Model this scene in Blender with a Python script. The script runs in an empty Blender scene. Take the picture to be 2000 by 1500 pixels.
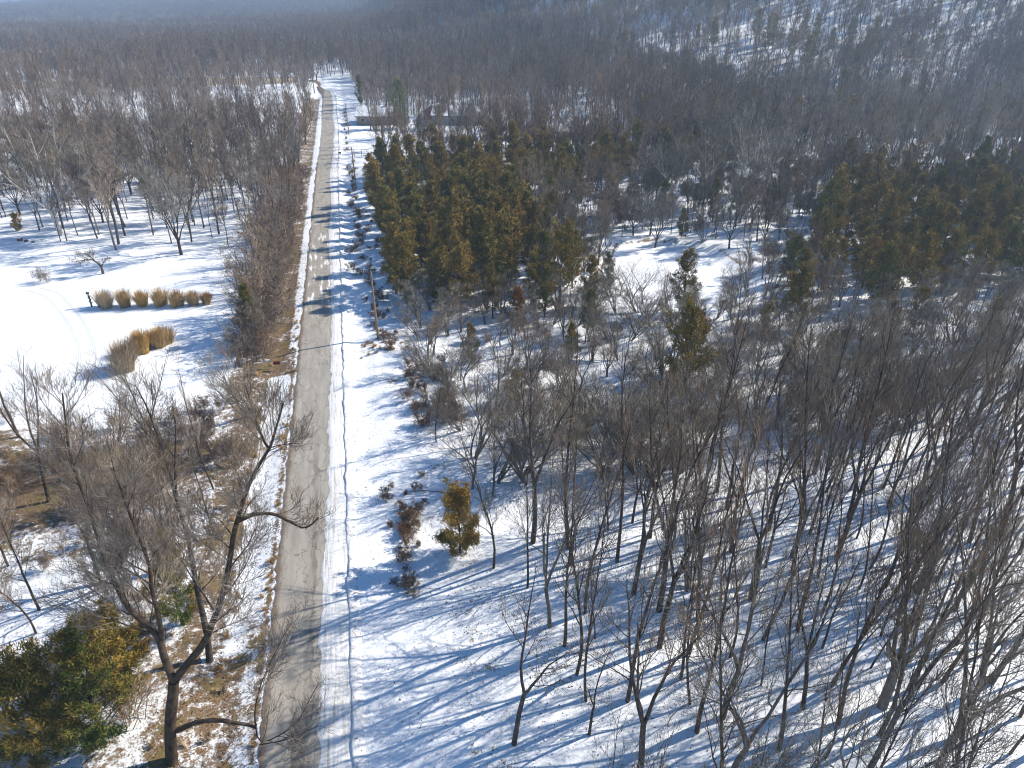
import bpy, math, random
import numpy as np
from mathutils import Vector

# ------------------------------------------------------------------ camera, world, sun, exposure
sc = bpy.context.scene
C = sc.collection
R = math.radians
cam = bpy.data.objects.new('camera', bpy.data.cameras.new('camera'))
C.objects.link(cam)
cam.location = (0, 0, 40)
cam.rotation_euler = (R(90 - 29), 0, R(-12.4))
cam.data.sensor_width = 36
cam.data.lens = 36 * 1388 / 2000
cam.data.clip_start = .5
cam.data.clip_end = 20000
sc.camera = cam

SUN_EL, SUN_AZ = 36, 80          # azimuth from +Y clockwise (toward +X)
world = bpy.data.worlds.new('World'); sc.world = world
world.use_nodes = True
wn = world.node_tree.nodes; wl = world.node_tree.links
sky = wn.new('ShaderNodeTexSky'); sky.sky_type = 'NISHITA'; sky.sun_disc = False
sky.sun_elevation = R(SUN_EL); sky.sun_rotation = R(SUN_AZ)
sky.air_density = 1.0; sky.dust_density = 0; sky.ozone_density = 3.0
bgn = wn['Background']; bgn.inputs['Strength'].default_value = .082
hsv = wn.new('ShaderNodeHueSaturation'); hsv.inputs['Saturation'].default_value = 1.3      # deep clear winter blue
wl.new(sky.outputs[0], hsv.inputs['Color']); wl.new(hsv.outputs[0], bgn.inputs['Color'])
sl = bpy.data.lights.new('sun', 'SUN'); sl.energy = 5.0; sl.angle = R(.53); sl.color = (1, .91, .77)
so = bpy.data.objects.new('sun', sl); C.objects.link(so)
sd = Vector((math.sin(R(SUN_AZ)) * math.cos(R(SUN_EL)), math.cos(R(SUN_AZ)) * math.cos(R(SUN_EL)), math.sin(R(SUN_EL))))
so.rotation_euler = sd.to_track_quat('Z', 'Y').to_euler(); so.location = (60, 20, 90)
sc.view_settings.view_transform = 'Standard'; sc.view_settings.look = 'None'
sc.view_settings.exposure = .72; sc.view_settings.gamma = 1
sc.view_settings.use_curve_mapping = False
sc.render.engine = 'CYCLES'
sc.cycles.use_denoising = True
sc.cycles.max_bounces = 5; sc.cycles.diffuse_bounces = 2; sc.cycles.glossy_bounces = 1
sc.cycles.transmission_bounces = 2; sc.cycles.volume_bounces = 1
sc.cycles.caustics_reflective = False; sc.cycles.caustics_refractive = False
sc.cycles.use_adaptive_sampling = True; sc.cycles.adaptive_threshold = .02
sc.cycles.pixel_filter_type = 'BLACKMAN_HARRIS'; sc.cycles.filter_width = 1.05
sc.cycles.denoising_prefilter = 'ACCURATE'

# ------------------------------------------------------------------ node helpers
def mat(name):
    m = bpy.data.materials.new(name); m.use_nodes = True
    return m, m.node_tree.nodes, m.node_tree.links, m.node_tree.nodes['Principled BSDF']
def noise(n, l, scale, detail=4, vec=None, rough=.55):
    t = n.new('ShaderNodeTexNoise'); t.inputs['Scale'].default_value = scale
    t.inputs['Detail'].default_value = detail; t.inputs['Roughness'].default_value = rough
    if vec is not None: l.new(vec, t.inputs['Vector'])
    return t.outputs['Fac']
def ramp(n, l, fac, stops):
    r = n.new('ShaderNodeValToRGB'); e = r.color_ramp.elements
    while len(e) < len(stops): e.new(.5)
    for k, (p, c) in zip(e, stops):
        k.position = p; k.color = c if len(c) == 4 else (*c, 1)
    l.new(fac, r.inputs['Fac']); return r.outputs['Color']
def mp(n, l, op, a, b=None, c=None, clamp=False):
    t = n.new('ShaderNodeMath'); t.operation = op; t.use_clamp = clamp
    for i, v in enumerate((a, b, c)):
        if v is None: continue
        if isinstance(v, (int, float)): t.inputs[i].default_value = v
        else: l.new(v, t.inputs[i])
    return t.outputs[0]
def step(n, l, v, lo, hi):
    t = n.new('ShaderNodeMapRange'); t.interpolation_type = 'SMOOTHSTEP'
    t.inputs['From Min'].default_value = lo; t.inputs['From Max'].default_value = hi
    l.new(v, t.inputs['Value']); return t.outputs['Result']
def mix(n, l, f, a, b):
    t = n.new('ShaderNodeMix'); t.data_type = 'RGBA'
    for i, v in ((0, f), (6, a), (7, b)):
        if isinstance(v, (int, float)): t.inputs[i].default_value = v
        elif isinstance(v, tuple): t.inputs[i].default_value = (*v, 1)
        else: l.new(v, t.inputs[i])
    return t.outputs[2]
def bump(n, l, h, strength, dist, bsdf):
    b = n.new('ShaderNodeBump'); b.inputs['Strength'].default_value = strength; b.inputs['Distance'].default_value = dist
    l.new(h, b.inputs['Height']); l.new(b.outputs[0], bsdf.inputs['Normal'])
def pos(n): return n.new('ShaderNodeNewGeometry').outputs['Position']
def attr(n, name):
    a = n.new('ShaderNodeAttribute'); a.attribute_name = name; return a.outputs['Fac']
def rnd(n): return n.new('ShaderNodeObjectInfo').outputs['Random']

SNOW = (.83, .85, .88)
def simple(name, col, rough=.8, var=.25, scale=6):
    m, n, l, b = mat(name)
    f = noise(n, l, scale, 3, n.new('ShaderNodeTexCoord').outputs['Object'])
    c = tuple(x * (1 - var) for x in col); d = tuple(min(1, x * (1 + var)) for x in col)
    l.new(mix(n, l, f, c, d), b.inputs['Base Color']); b.inputs['Roughness'].default_value = rough
    b.inputs['Specular IOR Level'].default_value = .2
    return m
def bark(name, dark, light, scale=3, instvar=.5):
    m, n, l, b = mat(name)
    f = noise(n, l, scale, 3, n.new('ShaderNodeTexCoord').outputs['Object'])
    col = ramp(n, l, f, [(.3, dark), (.7, light)])
    hs = n.new('ShaderNodeHueSaturation'); l.new(col, hs.inputs['Color'])
    r = rnd(n)
    l.new(mp(n, l, 'MULTIPLY_ADD', r, instvar, 1 - instvar / 2), hs.inputs['Value'])
    l.new(mp(n, l, 'MULTIPLY_ADD', mp(n, l, 'FRACT', mp(n, l, 'MULTIPLY', r, 17.3)), .6, .6), hs.inputs['Saturation'])
    l.new(hs.outputs[0], b.inputs['Base Color']); b.inputs['Roughness'].default_value = .85
    b.inputs['Specular IOR Level'].default_value = .15
    return m
M = {}
M['bark'] = bark('bark_brown', (.035, .025, .019), (.125, .092, .066))
M['twig'] = bark('twig_brown', (.12, .084, .057), (.35, .26, .178), 1.2)
M['twig_grey'] = bark('twig_grey', (.11, .095, .075), (.3, .26, .205), 1.2)
M['bark_grey'] = bark('bark_grey', (.08, .07, .058), (.2, .175, .145))
M['bark_pale'] = bark('bark_pale', (.3, .27, .23), (.62, .59, .53), 2)
M['twig_far'] = bark('twig_far', (.12, .09, .075), (.32, .25, .2), .6, .8)
M['twig_pale'] = bark('twig_pale', (.2, .16, .13), (.42, .35, .28), .6, .6)
M['twig_scrub'] = bark('twig_scrub', (.14, .12, .09), (.38, .335, .26), 1.2, .7)
M['twig_mid'] = bark('twig_mid', (.125, .09, .064), (.37, .28, .2), 1.2, .7)
M['dead_leaf'] = bark('dead_leaf', (.1, .058, .03), (.28, .165, .085), 3)
M['straw'] = bark('straw', (.3, .19, .075), (.62, .43, .2), 5, .25)
M['weed'] = bark('weed_brown', (.07, .04, .025), (.2, .125, .07), 4)
def foliage(name, green, bronze):
    m, n, l, b = mat(name)
    t = attr(n, 'tint')
    f = mp(n, l, 'ADD', t, mp(n, l, 'MULTIPLY_ADD', rnd(n), .55, -.27), clamp=True)
    c = mix(n, l, f, green, bronze)
    l.new(c, b.inputs['Base Color']); b.inputs['Roughness'].default_value = .75
    b.inputs['Specular IOR Level'].default_value = .15
    return m
M['cedar'] = foliage('cedar_foliage', (.095, .13, .026), (.36, .225, .048))
M['rust'] = foliage('cedar_rust', (.13, .075, .018), (.26, .12, .028))
M['pine'] = foliage('pine_foliage', (.06, .13, .025), (.19, .24, .05))

# ------------------------------------------------------------------ terrain
def sstep(a, b, x):
    t = np.clip((x - a) / (b - a), 0, 1); return t * t * (3 - 2 * t)
POND = (49.5, 103.5, 11.5, 15.5)
def pond_d(x, y):
    u = (x - POND[0]); v = (y - POND[1]); c, s = math.cos(.35), math.sin(.35)
    return np.sqrt(((u * c - v * s) / POND[2]) ** 2 + ((u * s + v * c) / POND[3]) ** 2)
def tz(x, y):
    x = np.asarray(x, float); y = np.asarray(y, float)
    und = (.35 * np.sin(x * .061 + 1.3) * np.sin(y * .047 + .4) + .18 * np.sin(x * .17 + y * .11) + .1 * np.sin(y * .31 - x * .23))
    awayroad = sstep(3.4, 12, np.abs(x + 6.4)) * .9
    z = und * awayroad
    z = z - .35 * np.exp(-((x + 11.6) / 1.6) ** 2)                       # shallow ditch beside the road
    z = z - .28 * np.exp(-((x + 1.3) / 1.3) ** 2) * sstep(50, 80, y)
    z = z + .9 * sstep(8, 60, x) * sstep(140, 20, y)
    d = pond_d(x, y); z = np.where(d < 1.35, z * sstep(1.0, 1.35, d) - .75 * (1 - sstep(.97, 1.06, d)), z)
    # wooded hill beyond the valley
    xx = x + 14 * np.sin(y * .013); yy = y + .33 * x + 18 * np.sin(x * .017)
    ridge = 112 * sstep(5, 270, xx) * sstep(240, 720, yy)
    ridge *= 1 + .10 * np.sin(x * .012 + .8) * np.sin(y * .009)
    z = z + ridge
    far = sstep(1300, 3200, y)
    z = z + far * (34 + 30 * np.sin(x * .0021 + 1.0) + 16 * np.sin(x * .0052 + y * .0016))
    z = z + sstep(3200, 6500, y) * (45 + 25 * np.sin(x * .0011 + 2.2))
    z = z - 6 * sstep(380, 800, y) * sstep(60, -200, x)
    return z
def tzs(x, y): return float(tz(x, y))

def lines(lo, a, b, hi, s, gfac):
    c = list(np.arange(a, b + 1e-6, s)); st = s; v = b
    while v < hi: st *= gfac; v += st; c.append(v)
    st = s; v = a
    while v > lo: st *= gfac; v -= st; c.insert(0, v)
    return np.array(c)
gx = lines(-7000, -34, 30, 9000, .5, 1.045); gy = lines(-60, 14, 112, 11000, .5, 1.035)
X, Y = np.meshgrid(gx, gy); Z = tz(X, Y)
def inpoly(x, y, P):
    r = np.zeros(np.shape(x), bool); j = len(P) - 1
    for i in range(len(P)):
        (xi, yi), (xj, yj) = P[i], P[j]
        r ^= ((yi > y) != (yj > y)) & (x < (xj - xi) * (y - yi) / (yj - yi + 1e-9) + xi); j = i
    return r
LAWN = [(-78, 150), (-52, 138), (-35, 128), (-24, 124), (-17.5, 118), (-16.5, 84), (-19, 74), (-27, 70), (-40, 74), (-52, 100), (-90, 120)]
def soft(x, y, cx, cy, rx, ry): return np.clip(1 - np.sqrt(((x - cx) / rx) ** 2 + ((y - cy) / ry) ** 2), 0, 1)
# bare litter (0 snow .. 1 leaf litter / dry grass)
lit = np.full(X.shape, .2)
lit = np.where(X > -3, .16, lit)
left = X < -9
verge = left & (X > -17) & (Y < 330)
lit = np.where(verge, .6, lit)
lit = np.where(left & (X > -9.7 - .5 * np.sin(Y * .33) * np.sin(Y * .81 + 1)) & (Y < 80), .62, lit)
lit = np.where((X < -9.8) & (X > -12.3 + .0 * Y) & (Y > 37) & (Y < 79), .26, lit)
lit = np.where((X < -9.9) & (X > -11.0) & (Y <= 40), .42, lit)
lit = np.where((X < -9) & (X > -10.3) & (Y >= 86), .3, lit)
lit = np.where((X < -10.3) & (X > -15) & (Y >= 79) & (Y < 140), .68, lit)
lit = np.where((X < -15) & (Y < 72), .46, lit)
lit = np.where((X < -19) & (Y < 50), .27, lit)
lit += .36 * soft(X, Y, -46, 78, 14, 18) + .36 * soft(X, Y, -33, 60, 12, 9) + .3 * soft(X, Y, -22, 62, 9, 8)
lit = np.where(inpoly(X, Y, LAWN), .02, lit)
lit += .4 * soft(X, Y, 1.2, 84.0, 4.6, 3.6) + .35 * soft(X, Y, 2, 74.5, 5, 3)
lit += .3 * soft(X, Y, 24, 66, 16, 9) + .2 * soft(X, Y, 12, 55, 12, 12)
lit = np.where((X > -3.2) & (X < 6.5) & (Y < 66), .1 + .06 * np.clip(X, 0, 4), lit)
lit = np.where((X > -3.2) & (X < 5) & (Y > 195) & (Y < 305), 0., lit)
lit = np.where(pond_d(X, Y) < 1.0, .0, lit)
pd = pond_d(X, Y); lit = np.where((pd > .99) & (pd < 1.07) & (Y > 100), .5, lit)
straw = np.zeros(X.shape)
straw += ((X > -360) & (X < -160) & (Y > 560) & (Y < 720)) * 1. + ((X > -260) & (X < -22) & (Y > 392) & (Y < 432)) * .7
straw += (X > -190) * (X < -120) * (Y > 500) * (Y < 530) * .6
wood = sstep(900, 1500, Y) * .9
wood = np.where((X > -480) & (X < -220) & (Y > 980) & (Y < 1340), 0, wood)
wood = np.where((Y > 2300) & (np.sin(X * .011 + 2) * np.sin(Y * .004) > .86), 0, wood)
specks = np.where((X > 3) & (Y < 130), 1., .35); specks = np.where((X < -14) & (Y < 75), 1., specks)
specks = np.where(inpoly(X, Y, LAWN) | (pd < 1), .0, specks)

def mesh_np(name, verts, faces, material=None, smooth=False):
    """verts (n,3); faces list of (m,k) int arrays"""
    me = bpy.data.meshes.new(name)
    verts = np.asarray(verts, np.float32)
    loops = np.concatenate([f.ravel() for f in faces]).astype(np.int32)
    tot = np.concatenate([np.full(len(f), f.shape[1], np.int32) for f in faces])
    start = np.concatenate([[0], np.cumsum(tot)[:-1]]).astype(np.int32)
    me.vertices.add(len(verts)); me.vertices.foreach_set('co', verts.ravel())
    me.loops.add(len(loops)); me.loops.foreach_set('vertex_index', loops)
    me.polygons.add(len(tot)); me.polygons.foreach_set('loop_start', start); me.polygons.foreach_set('loop_total', tot)
    me.polygons.foreach_set('use_smooth', np.full(len(tot), smooth, bool))
    me.update(calc_edges=True)
    if material: me.materials.append(material)
    return me
def grid_faces(nr, nc, off=0):
    i = np.arange((nr - 1) * (nc - 1)); r = i // (nc - 1); c = i % (nc - 1); a = r * nc + c + off
    return np.stack([a, a + 1, a + nc + 1, a + nc], 1)
def setattr_f(me, name, v, dom='POINT'):
    a = me.attributes.new(name, 'FLOAT', dom); a.data.foreach_set('value', np.asarray(v, np.float32).ravel())
def link(name, me, parent=None, **props):
    o = bpy.data.objects.new(name, me); C.objects.link(o)
    if parent: o.parent = parent
    for k, v in props.items(): o[k] = v
    return o

m, n, l, b = mat('snowy_ground'); P_ = pos(n)
n1 = noise(n, l, .35, 5, P_, .62); n2 = noise(n, l, 2.2, 5, P_, .65); n3 = noise(n, l, 9, 3, P_)
litv = mp(n, l, 'ADD', attr(n, 'litter'), mp(n, l, 'ADD', mp(n, l, 'MULTIPLY_ADD', n1, .8, -.4), mp(n, l, 'MULTIPLY_ADD', n2, .95, -.475)))
litm = step(n, l, mp(n, l, 'ADD', litv, mp(n, l, 'MULTIPLY_ADD', n3, .5, -.25)), .38, .6)
vor = n.new('ShaderNodeTexVoronoi'); vor.inputs['Scale'].default_value = 2.7; l.new(P_, vor.inputs['Vector'])
spk = mp(n, l, 'MULTIPLY', mp(n, l, 'LESS_THAN', vor.outputs['Distance'], .13), attr(n, 'specks'))
spk = mp(n, l, 'MULTIPLY', spk, mp(n, l, 'GREATER_THAN', n1, .46))
litm = mp(n, l, 'MAXIMUM', litm, spk)
littercol = ramp(n, l, n3, [(.3, (.05, .034, .022)), (.5, (.16, .105, .062)), (.72, (.32, .23, .14))])
grasscol = ramp(n, l, n2, [(.3, (.1, .085, .03)), (.7, (.24, .17, .08))])
littercol = mix(n, l, step(n, l, n1, .5, .62), littercol, grasscol)
snowcol = mix(n, l, n2, (.79, .83, .89), (.86, .885, .925))
col = mix(n, l, litm, snowcol, littercol)
strawm = step(n, l, mp(n, l, 'ADD', attr(n, 'straw'), mp(n, l, 'MULTIPLY_ADD', n1, .5, -.25)), .4, .6)
col = mix(n, l, strawm, col, (.46, .36, .23))
woodc = ramp(n, l, noise(n, l, .02, 6, P_), [(.35, (.06, .048, .042)), (.65, (.14, .11, .1))])
col = mix(n, l, step(n, l, attr(n, 'wood'), .3, .8), col, woodc)
l.new(col, b.inputs['Base Color']); b.inputs['Roughness'].default_value = .7; b.inputs['Specular IOR Level'].default_value = .2
vor2 = n.new('ShaderNodeTexVoronoi'); vor2.inputs['Scale'].default_value = 1.9; l.new(P_, vor2.inputs['Vector'])
h = mp(n, l, 'ADD', mp(n, l, 'MULTIPLY', n2, 1.0), mp(n, l, 'MULTIPLY', step(n, l, vor2.outputs['Distance'], .0, .3), .45))
h = mp(n, l, 'ADD', h, mp(n, l, 'MULTIPLY', n1, 1.6))
bump(n, l, h, .5, .16, b)
M['ground'] = m
gm = mesh_np('ground', np.stack([X.ravel(), Y.ravel(), Z.ravel()], 1), [grid_faces(len(gy), len(gx))], M['ground'], True)
for nm, v in (('litter', lit), ('straw', straw), ('wood', wood), ('specks', specks)): setattr_f(gm, nm, v)
link('ground', gm, kind='structure')

# ------------------------------------------------------------------ road and the snow left on it
rng = np.random.default_rng(7)
def rc(y):                                    # road centre line x
    y = np.asarray(y, float)
    return -7.05 + .45 * sstep(190, 225, y) * (1 - sstep(255, 300, y)) - 20 * np.clip((y - 318) / 130, 0, 2) ** 2
ry = np.concatenate([np.arange(-20, 130, .5), np.arange(130, 470, 2)])
jit = lambda s, k=1.: k * (np.sin(ry * .9 + s) * .05 + np.sin(ry * 2.7 + s * 2) * .035 + rng.normal(0, .035, len(ry)))
def strip(name, offs, zoffs, material, ys=ry, **props):
    V = []
    for o_, z_ in zip(offs, zoffs):
        x = rc(ys) + o_
        V.append(np.stack([x, ys, tz(x, ys) * 0 + tz(rc(ys), ys) + z_], 1))
    V = np.stack(V, 1)
    me = mesh_np(name, V.reshape(-1, 3), [grid_faces(len(ys), V.shape[1])[:, ::-1][:, [3, 2, 1, 0]]], material, True)
    return link(name, me, **props)
m, n, l, b = mat('worn_asphalt'); P_ = pos(n)
sx = n.new('ShaderNodeSeparateXYZ'); l.new(P_, sx.inputs[0]); px_, py_ = sx.outputs[0], sx.outputs[1]
mapn = n.new('ShaderNodeMapping'); mapn.inputs['Scale'].default_value = (1, .12, 1); l.new(P_, mapn.inputs['Vector'])
streak = noise(n, l, 1.6, 4, mapn.outputs[0]); fine = noise(n, l, 14, 4, P_, .7); big = noise(n, l, .25, 3, P_)
base = ramp(n, l, streak, [(.3, (.28, .262, .235)), (.7, (.46, .43, .38))])
base = mix(n, l, mp(n, l, 'MULTIPLY', fine, .55), base, (.25, .225, .19))
# dark repair strip and wet wheel marks
wob = mp(n, l, 'MULTIPLY_ADD', noise(n, l, .7, 4, P_), 1.1, -.55)
xw = mp(n, l, 'ADD', px_, wob)
patch = mp(n, l, 'MULTIPLY', mp(n, l, 'MULTIPLY', step(n, l, xw, -7.35, -7.2), mp(n, l, 'SUBTRACT', 1, step(n, l, xw, -6.5, -6.35))), mp(n, l, 'SUBTRACT', 1, step(n, l, py_, 29, 33)))
patch2 = mp(n, l, 'MULTIPLY', mp(n, l, 'MULTIPLY', step(n, l, xw, -6.6, -6.5), mp(n, l, 'SUBTRACT', 1, step(n, l, xw, -6.15, -6.0))), mp(n, l, 'MULTIPLY', step(n, l, streak, .38, .55), mp(n, l, 'SUBTRACT', 1, step(n, l, py_, 50, 75))))
base = mix(n, l, mp(n, l, 'MULTIPLY', mp(n, l, 'ADD', patch, patch2, clamp=True), .8), base, (.15, .135, .115))
base = mix(n, l, mp(n, l, 'MULTIPLY', step(n, l, big, .5, .66), .3), base, (.28, .26, .23))
# cracks
cm = n.new('ShaderNodeMapping'); cm.inputs['Scale'].default_value = (.8, .3, 1); l.new(P_, cm.inputs['Vector'])
dn = n.new('ShaderNodeVectorMath'); dn.operation = 'ADD'; l.new(cm.outputs[0], dn.inputs[0])
nv = n.new('ShaderNodeTexNoise'); nv.inputs['Scale'].default_value = 1.3; nv.inputs['Detail'].default_value = 5; l.new(P_, nv.inputs['Vector'])
l.new(nv.outputs['Color'], dn.inputs[1])
cv = n.new('ShaderNodeTexVoronoi'); cv.feature = 'DISTANCE_TO_EDGE'; cv.inputs['Scale'].default_value = .8; l.new(dn.outputs[0], cv.inputs['Vector'])
crack = mp(n, l, 'SUBTRACT', 1, step(n, l, cv.outputs['Distance'], .005, .024))
base = mix(n, l, mp(n, l, 'MULTIPLY', crack, .5), base, (.05, .045, .04))
# muddy left edge and thin snow remains farther on
edge = mp(n, l, 'SUBTRACT', 1, step(n, l, mp(n, l, 'ADD', px_, mp(n, l, 'MULTIPLY', wob, .6)), -9.0, -8.55))
base = mix(n, l, mp(n, l, 'MULTIPLY', edge, .8), base, (.13, .085, .05))
thin = mp(n, l, 'MULTIPLY', step(n, l, mp(n, l, 'ADD', streak, mp(n, l, 'MULTIPLY', fine, .25)), .69, .76), mp(n, l, 'MULTIPLY', step(n, l, py_, 92, 104), mp(n, l, 'SUBTRACT', 1, step(n, l, py_, 132, 150))))
base = mix(n, l, thin, base, (.72, .73, .75))
l.new(base, b.inputs['Base Color']); b.inputs['Roughness'].default_value = .82; b.inputs['Specular IOR Level'].default_value = .25
bump(n, l, mp(n, l, 'ADD', fine, mp(n, l, 'MULTIPLY', crack, -1.5)), .25, .02, b)
M['asphalt'] = m
lft = -2.05
strip('road', [lft + jit(1., 1.6), lft + .5, -.8, .6, 1.6, 3.3], [.012, .03, .045, .05, .045, .03], M['asphalt'], kind='structure')
m, n, l, b = mat('road_slush'); P_ = pos(n)
mapn = n.new('ShaderNodeMapping'); mapn.inputs['Scale'].default_value = (1, .06, 1); l.new(P_, mapn.inputs['Vector'])
st_ = noise(n, l, 5.5, 3, mapn.outputs[0]); f2 = noise(n, l, 6, 4, P_)
c = ramp(n, l, mp(n, l, 'ADD', mp(n, l, 'MULTIPLY', st_, .7), mp(n, l, 'MULTIPLY', f2, .3)), [(.32, (.42, .39, .35)), (.43, (.68, .67, .65)), (.56, (.82, .83, .85))])
l.new(c, b.inputs['Base Color']); b.inputs['Roughness'].default_value = .6
bump(n, l, mp(n, l, 'ADD', st_, f2), .5, .06, b)
M['slush'] = m
rag = 1.72 + 1.6 * jit(3.) + .22 * np.sin(ry * .13) + .55 * sstep(66, 80, ry) - .5 * sstep(90, 110, ry) + .35 * sstep(200, 225, ry) - .1
rag = np.minimum(rag, 2.9)
strip('packed_snow_lane', [rag, rag + .05, 2.6 + 0 * ry, 3.15 + 0 * ry, 3.42 + 0 * ry], [.052, .075, .075, .07, .06], M['slush'], kind='structure')
m, n, l, b = mat('ridge_snow'); P_ = pos(n)
f = noise(n, l, 3.5, 5, P_, .7)
l.new(ramp(n, l, f, [(.33, (.2, .14, .09)), (.42, (.74, .74, .75)), (.6, (.86, .87, .89))]), b.inputs['Base Color']); b.inputs['Roughness'].default_value = .7
bump(n, l, f, .6, .08, b)
j = jit(5.)
hgt = .12 + .05 * np.sin(ry * .7) * np.sin(ry * .23 + 1)
V = [3.36 + j, 3.44 + j, 3.56 + j, 3.8 + j, 4.1 + j, 4.35 + j]
strip('ploughed_snow_ridge', V, [.04, .04 + hgt * .8, .05 + hgt, .04 + hgt * .8, .03 + hgt * .3, -.05], m, kind='structure')

# tyre tracks pressed into the lawn
def ribbon(name, pts, w, material, dz=.012, **props):
    pts = np.array(pts, float); t = np.linspace(0, len(pts) - 1, 60)
    c_ = np.stack([np.interp(t, np.arange(len(pts)), pts[:, k]) for k in (0, 1)], 1)
    for _ in range(8): c_[1:-1] = (c_[:-2] + c_[1:-1] * 2 + c_[2:]) / 4
    d = np.gradient(c_, axis=0); d /= np.linalg.norm(d, axis=1)[:, None]; nrm = np.stack([d[:, 1], -d[:, 0]], 1)
    rows = []
    for k, h_ in ((-1.6, 0.004), (-1, .03), (-.55, dz), (.55, dz), (1, .03), (1.6, .004)):
        q = c_ + nrm * (w * k / 2); rows.append(np.stack([q[:, 0], q[:, 1], tz(q[:, 0], q[:, 1]) + h_], 1))
    V = np.stack(rows, 1)
    return link(name, mesh_np(name, V.reshape(-1, 3), [grid_faces(60, 6)], material, True), **props)
M['track'] = simple('pressed_snow', (.68, .71, .76), .5, .15, 2)
TR = [(-49, 116), (-45, 112.5), (-41.6, 106.6), (-38.2, 100.1), (-35, 92.8), (-33.1, 86.4), (-32.4, 80), (-33, 74)]
ribbon('tyre_track', TR, .24, M['track'], kind='structure')
ribbon('tyre_track', [(x - 1.5, y - .9) for x, y in TR], .24, M['track'], kind='structure')

# ------------------------------------------------------------------ plant building blocks
def tubes(polys, sides_of):
    """polys: list of (pts (k,3), radii (k,)); returns verts, faces"""
    groups = {}
    for p, r, lv in polys: groups.setdefault((len(p), sides_of(lv)), []).append((p, r))
    VV, FF, off = [], [], 0
    for (k, s), g in groups.items():
        Pp = np.array([a for a, _ in g], float); Rr = np.array([a for _, a in g], float)
        D = np.gradient(Pp, axis=1); D /= np.linalg.norm(D, axis=2, keepdims=True) + 1e-9
        ref = np.where(np.abs(D[..., 2:3]) > .9, np.array([1., 0, 0]), np.array([0, 0, 1.]))
        ref = np.broadcast_to(ref[:, :1], D.shape)
        U = np.cross(D, ref); U /= np.linalg.norm(U, axis=2, keepdims=True) + 1e-9
        W = np.cross(D, U)
        ang = np.arange(s) * 2 * math.pi / s
        V = Pp[:, :, None] + Rr[:, :, None, None] * (U[:, :, None] * np.cos(ang)[None, None, :, None] + W[:, :, None] * np.sin(ang)[None, None, :, None])
        N = len(g); VV.append(V.reshape(-1, 3))
        i, a, c_ = np.meshgrid(np.arange(N), np.arange(k - 1), np.arange(s), indexing='ij')
        b0 = off + (i * k + a) * s; c2 = (c_ + 1) % s
        FF.append(np.stack([b0 + c_, b0 + c2, b0 + s + c2, b0 + s + c_], -1).reshape(-1, 4))
        off += N * k * s
    return np.concatenate(VV), FF
def nrmz(v): return v / (np.linalg.norm(v) + 1e-9)
def perp(rg, d):
    v = rg.normal(size=3); v -= d * v.dot(d); return nrmz(v)
def polyline(rg, p, d, L, k, wob, up):
    pts = [np.array(p, float)]; d = nrmz(np.array(d, float))
    for i in range(k):
        d = nrmz(d + rg.normal(0, wob, 3) + np.array([0, 0, up / k]))
        pts.append(pts[-1] + d * L / k)
    return np.array(pts)
def at(pts, t):
    f = t * (len(pts) - 1); i = min(int(f), len(pts) - 2); f -= i
    return pts[i] * (1 - f) + pts[i + 1] * f, nrmz(pts[i + 1] - pts[i])
class Tree:
    """thick holds trunk and limbs, fine holds branches and twigs"""
    def __init__(s, seed, tw=.008, dens=1., kids=(7, 6, 4), up=.45, wob=.11, ang=(28, 50), minl=.5, maxlv=4, lref=1.):
        s.lref = lref; s.r = np.random.default_rng(seed); s.thick = []; s.fine = []; s.tw = tw; s.dens = dens; s.kids = kids
        s.up = up; s.wob = wob; s.ang = ang; s.minl = minl; s.maxlv = maxlv; s.tips = []
    def limb(s, pts, r0, r1, lv, t0=.15, child=True, n=None, cl=None):
        k = len(pts); rad = r0 + (r1 - r0) * np.linspace(0, 1, k) ** .85
        (s.thick if lv <= 1 else s.fine).append((pts, rad, lv))
        if child: s.sprout(pts, rad, lv, t0, n, cl)
    def sprout(s, pts, rad, lv, t0, n=None, cl=None):
        if lv >= s.maxlv: s.tips.append(pts[-1]); return
        L = np.linalg.norm(np.diff(pts, axis=0), axis=1).sum()
        if n is None: n = s.kids[min(lv - 1, len(s.kids) - 1)] if lv > 0 else 10
        if lv >= 1: n *= min(1.4, max(.35, L / s.lref / {1: 3.0, 2: 1.6, 3: .9}[min(lv, 3)]))
        n = max(1, int(round(n * s.dens * s.r.uniform(.75, 1.25))))
        for i in range(n):
            t = t0 + (1 - t0) * (i + s.r.uniform(.1, .9)) / n
            p, d = at(pts, t); a = R(s.r.uniform(*s.ang))
            if lv >= 2: a *= .85
            dd = d * math.cos(a) + perp(s.r, d) * math.sin(a)
            c_ = (cl if cl else .6) * L * (1.15 - .75 * t) * s.r.uniform(.65, 1.25)
            c_ = max(c_, s.minl)
            pr = np.interp(t, np.linspace(0, 1, len(rad)), rad)
            r0 = max(min(pr * .68, .0105 * c_ + .004), s.tw)
            k = {0: 7, 1: 5, 2: 4, 3: 2}.get(lv, 1)
            q = polyline(s.r, p, dd, c_, k, s.wob, s.up)
            if q[-1][2] < .3: q[:, 2] = np.maximum(q[:, 2], .3)
            s.limb(q, r0, s.tw * (.85 if lv < 3 else .6), lv + 1, .18)
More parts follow.
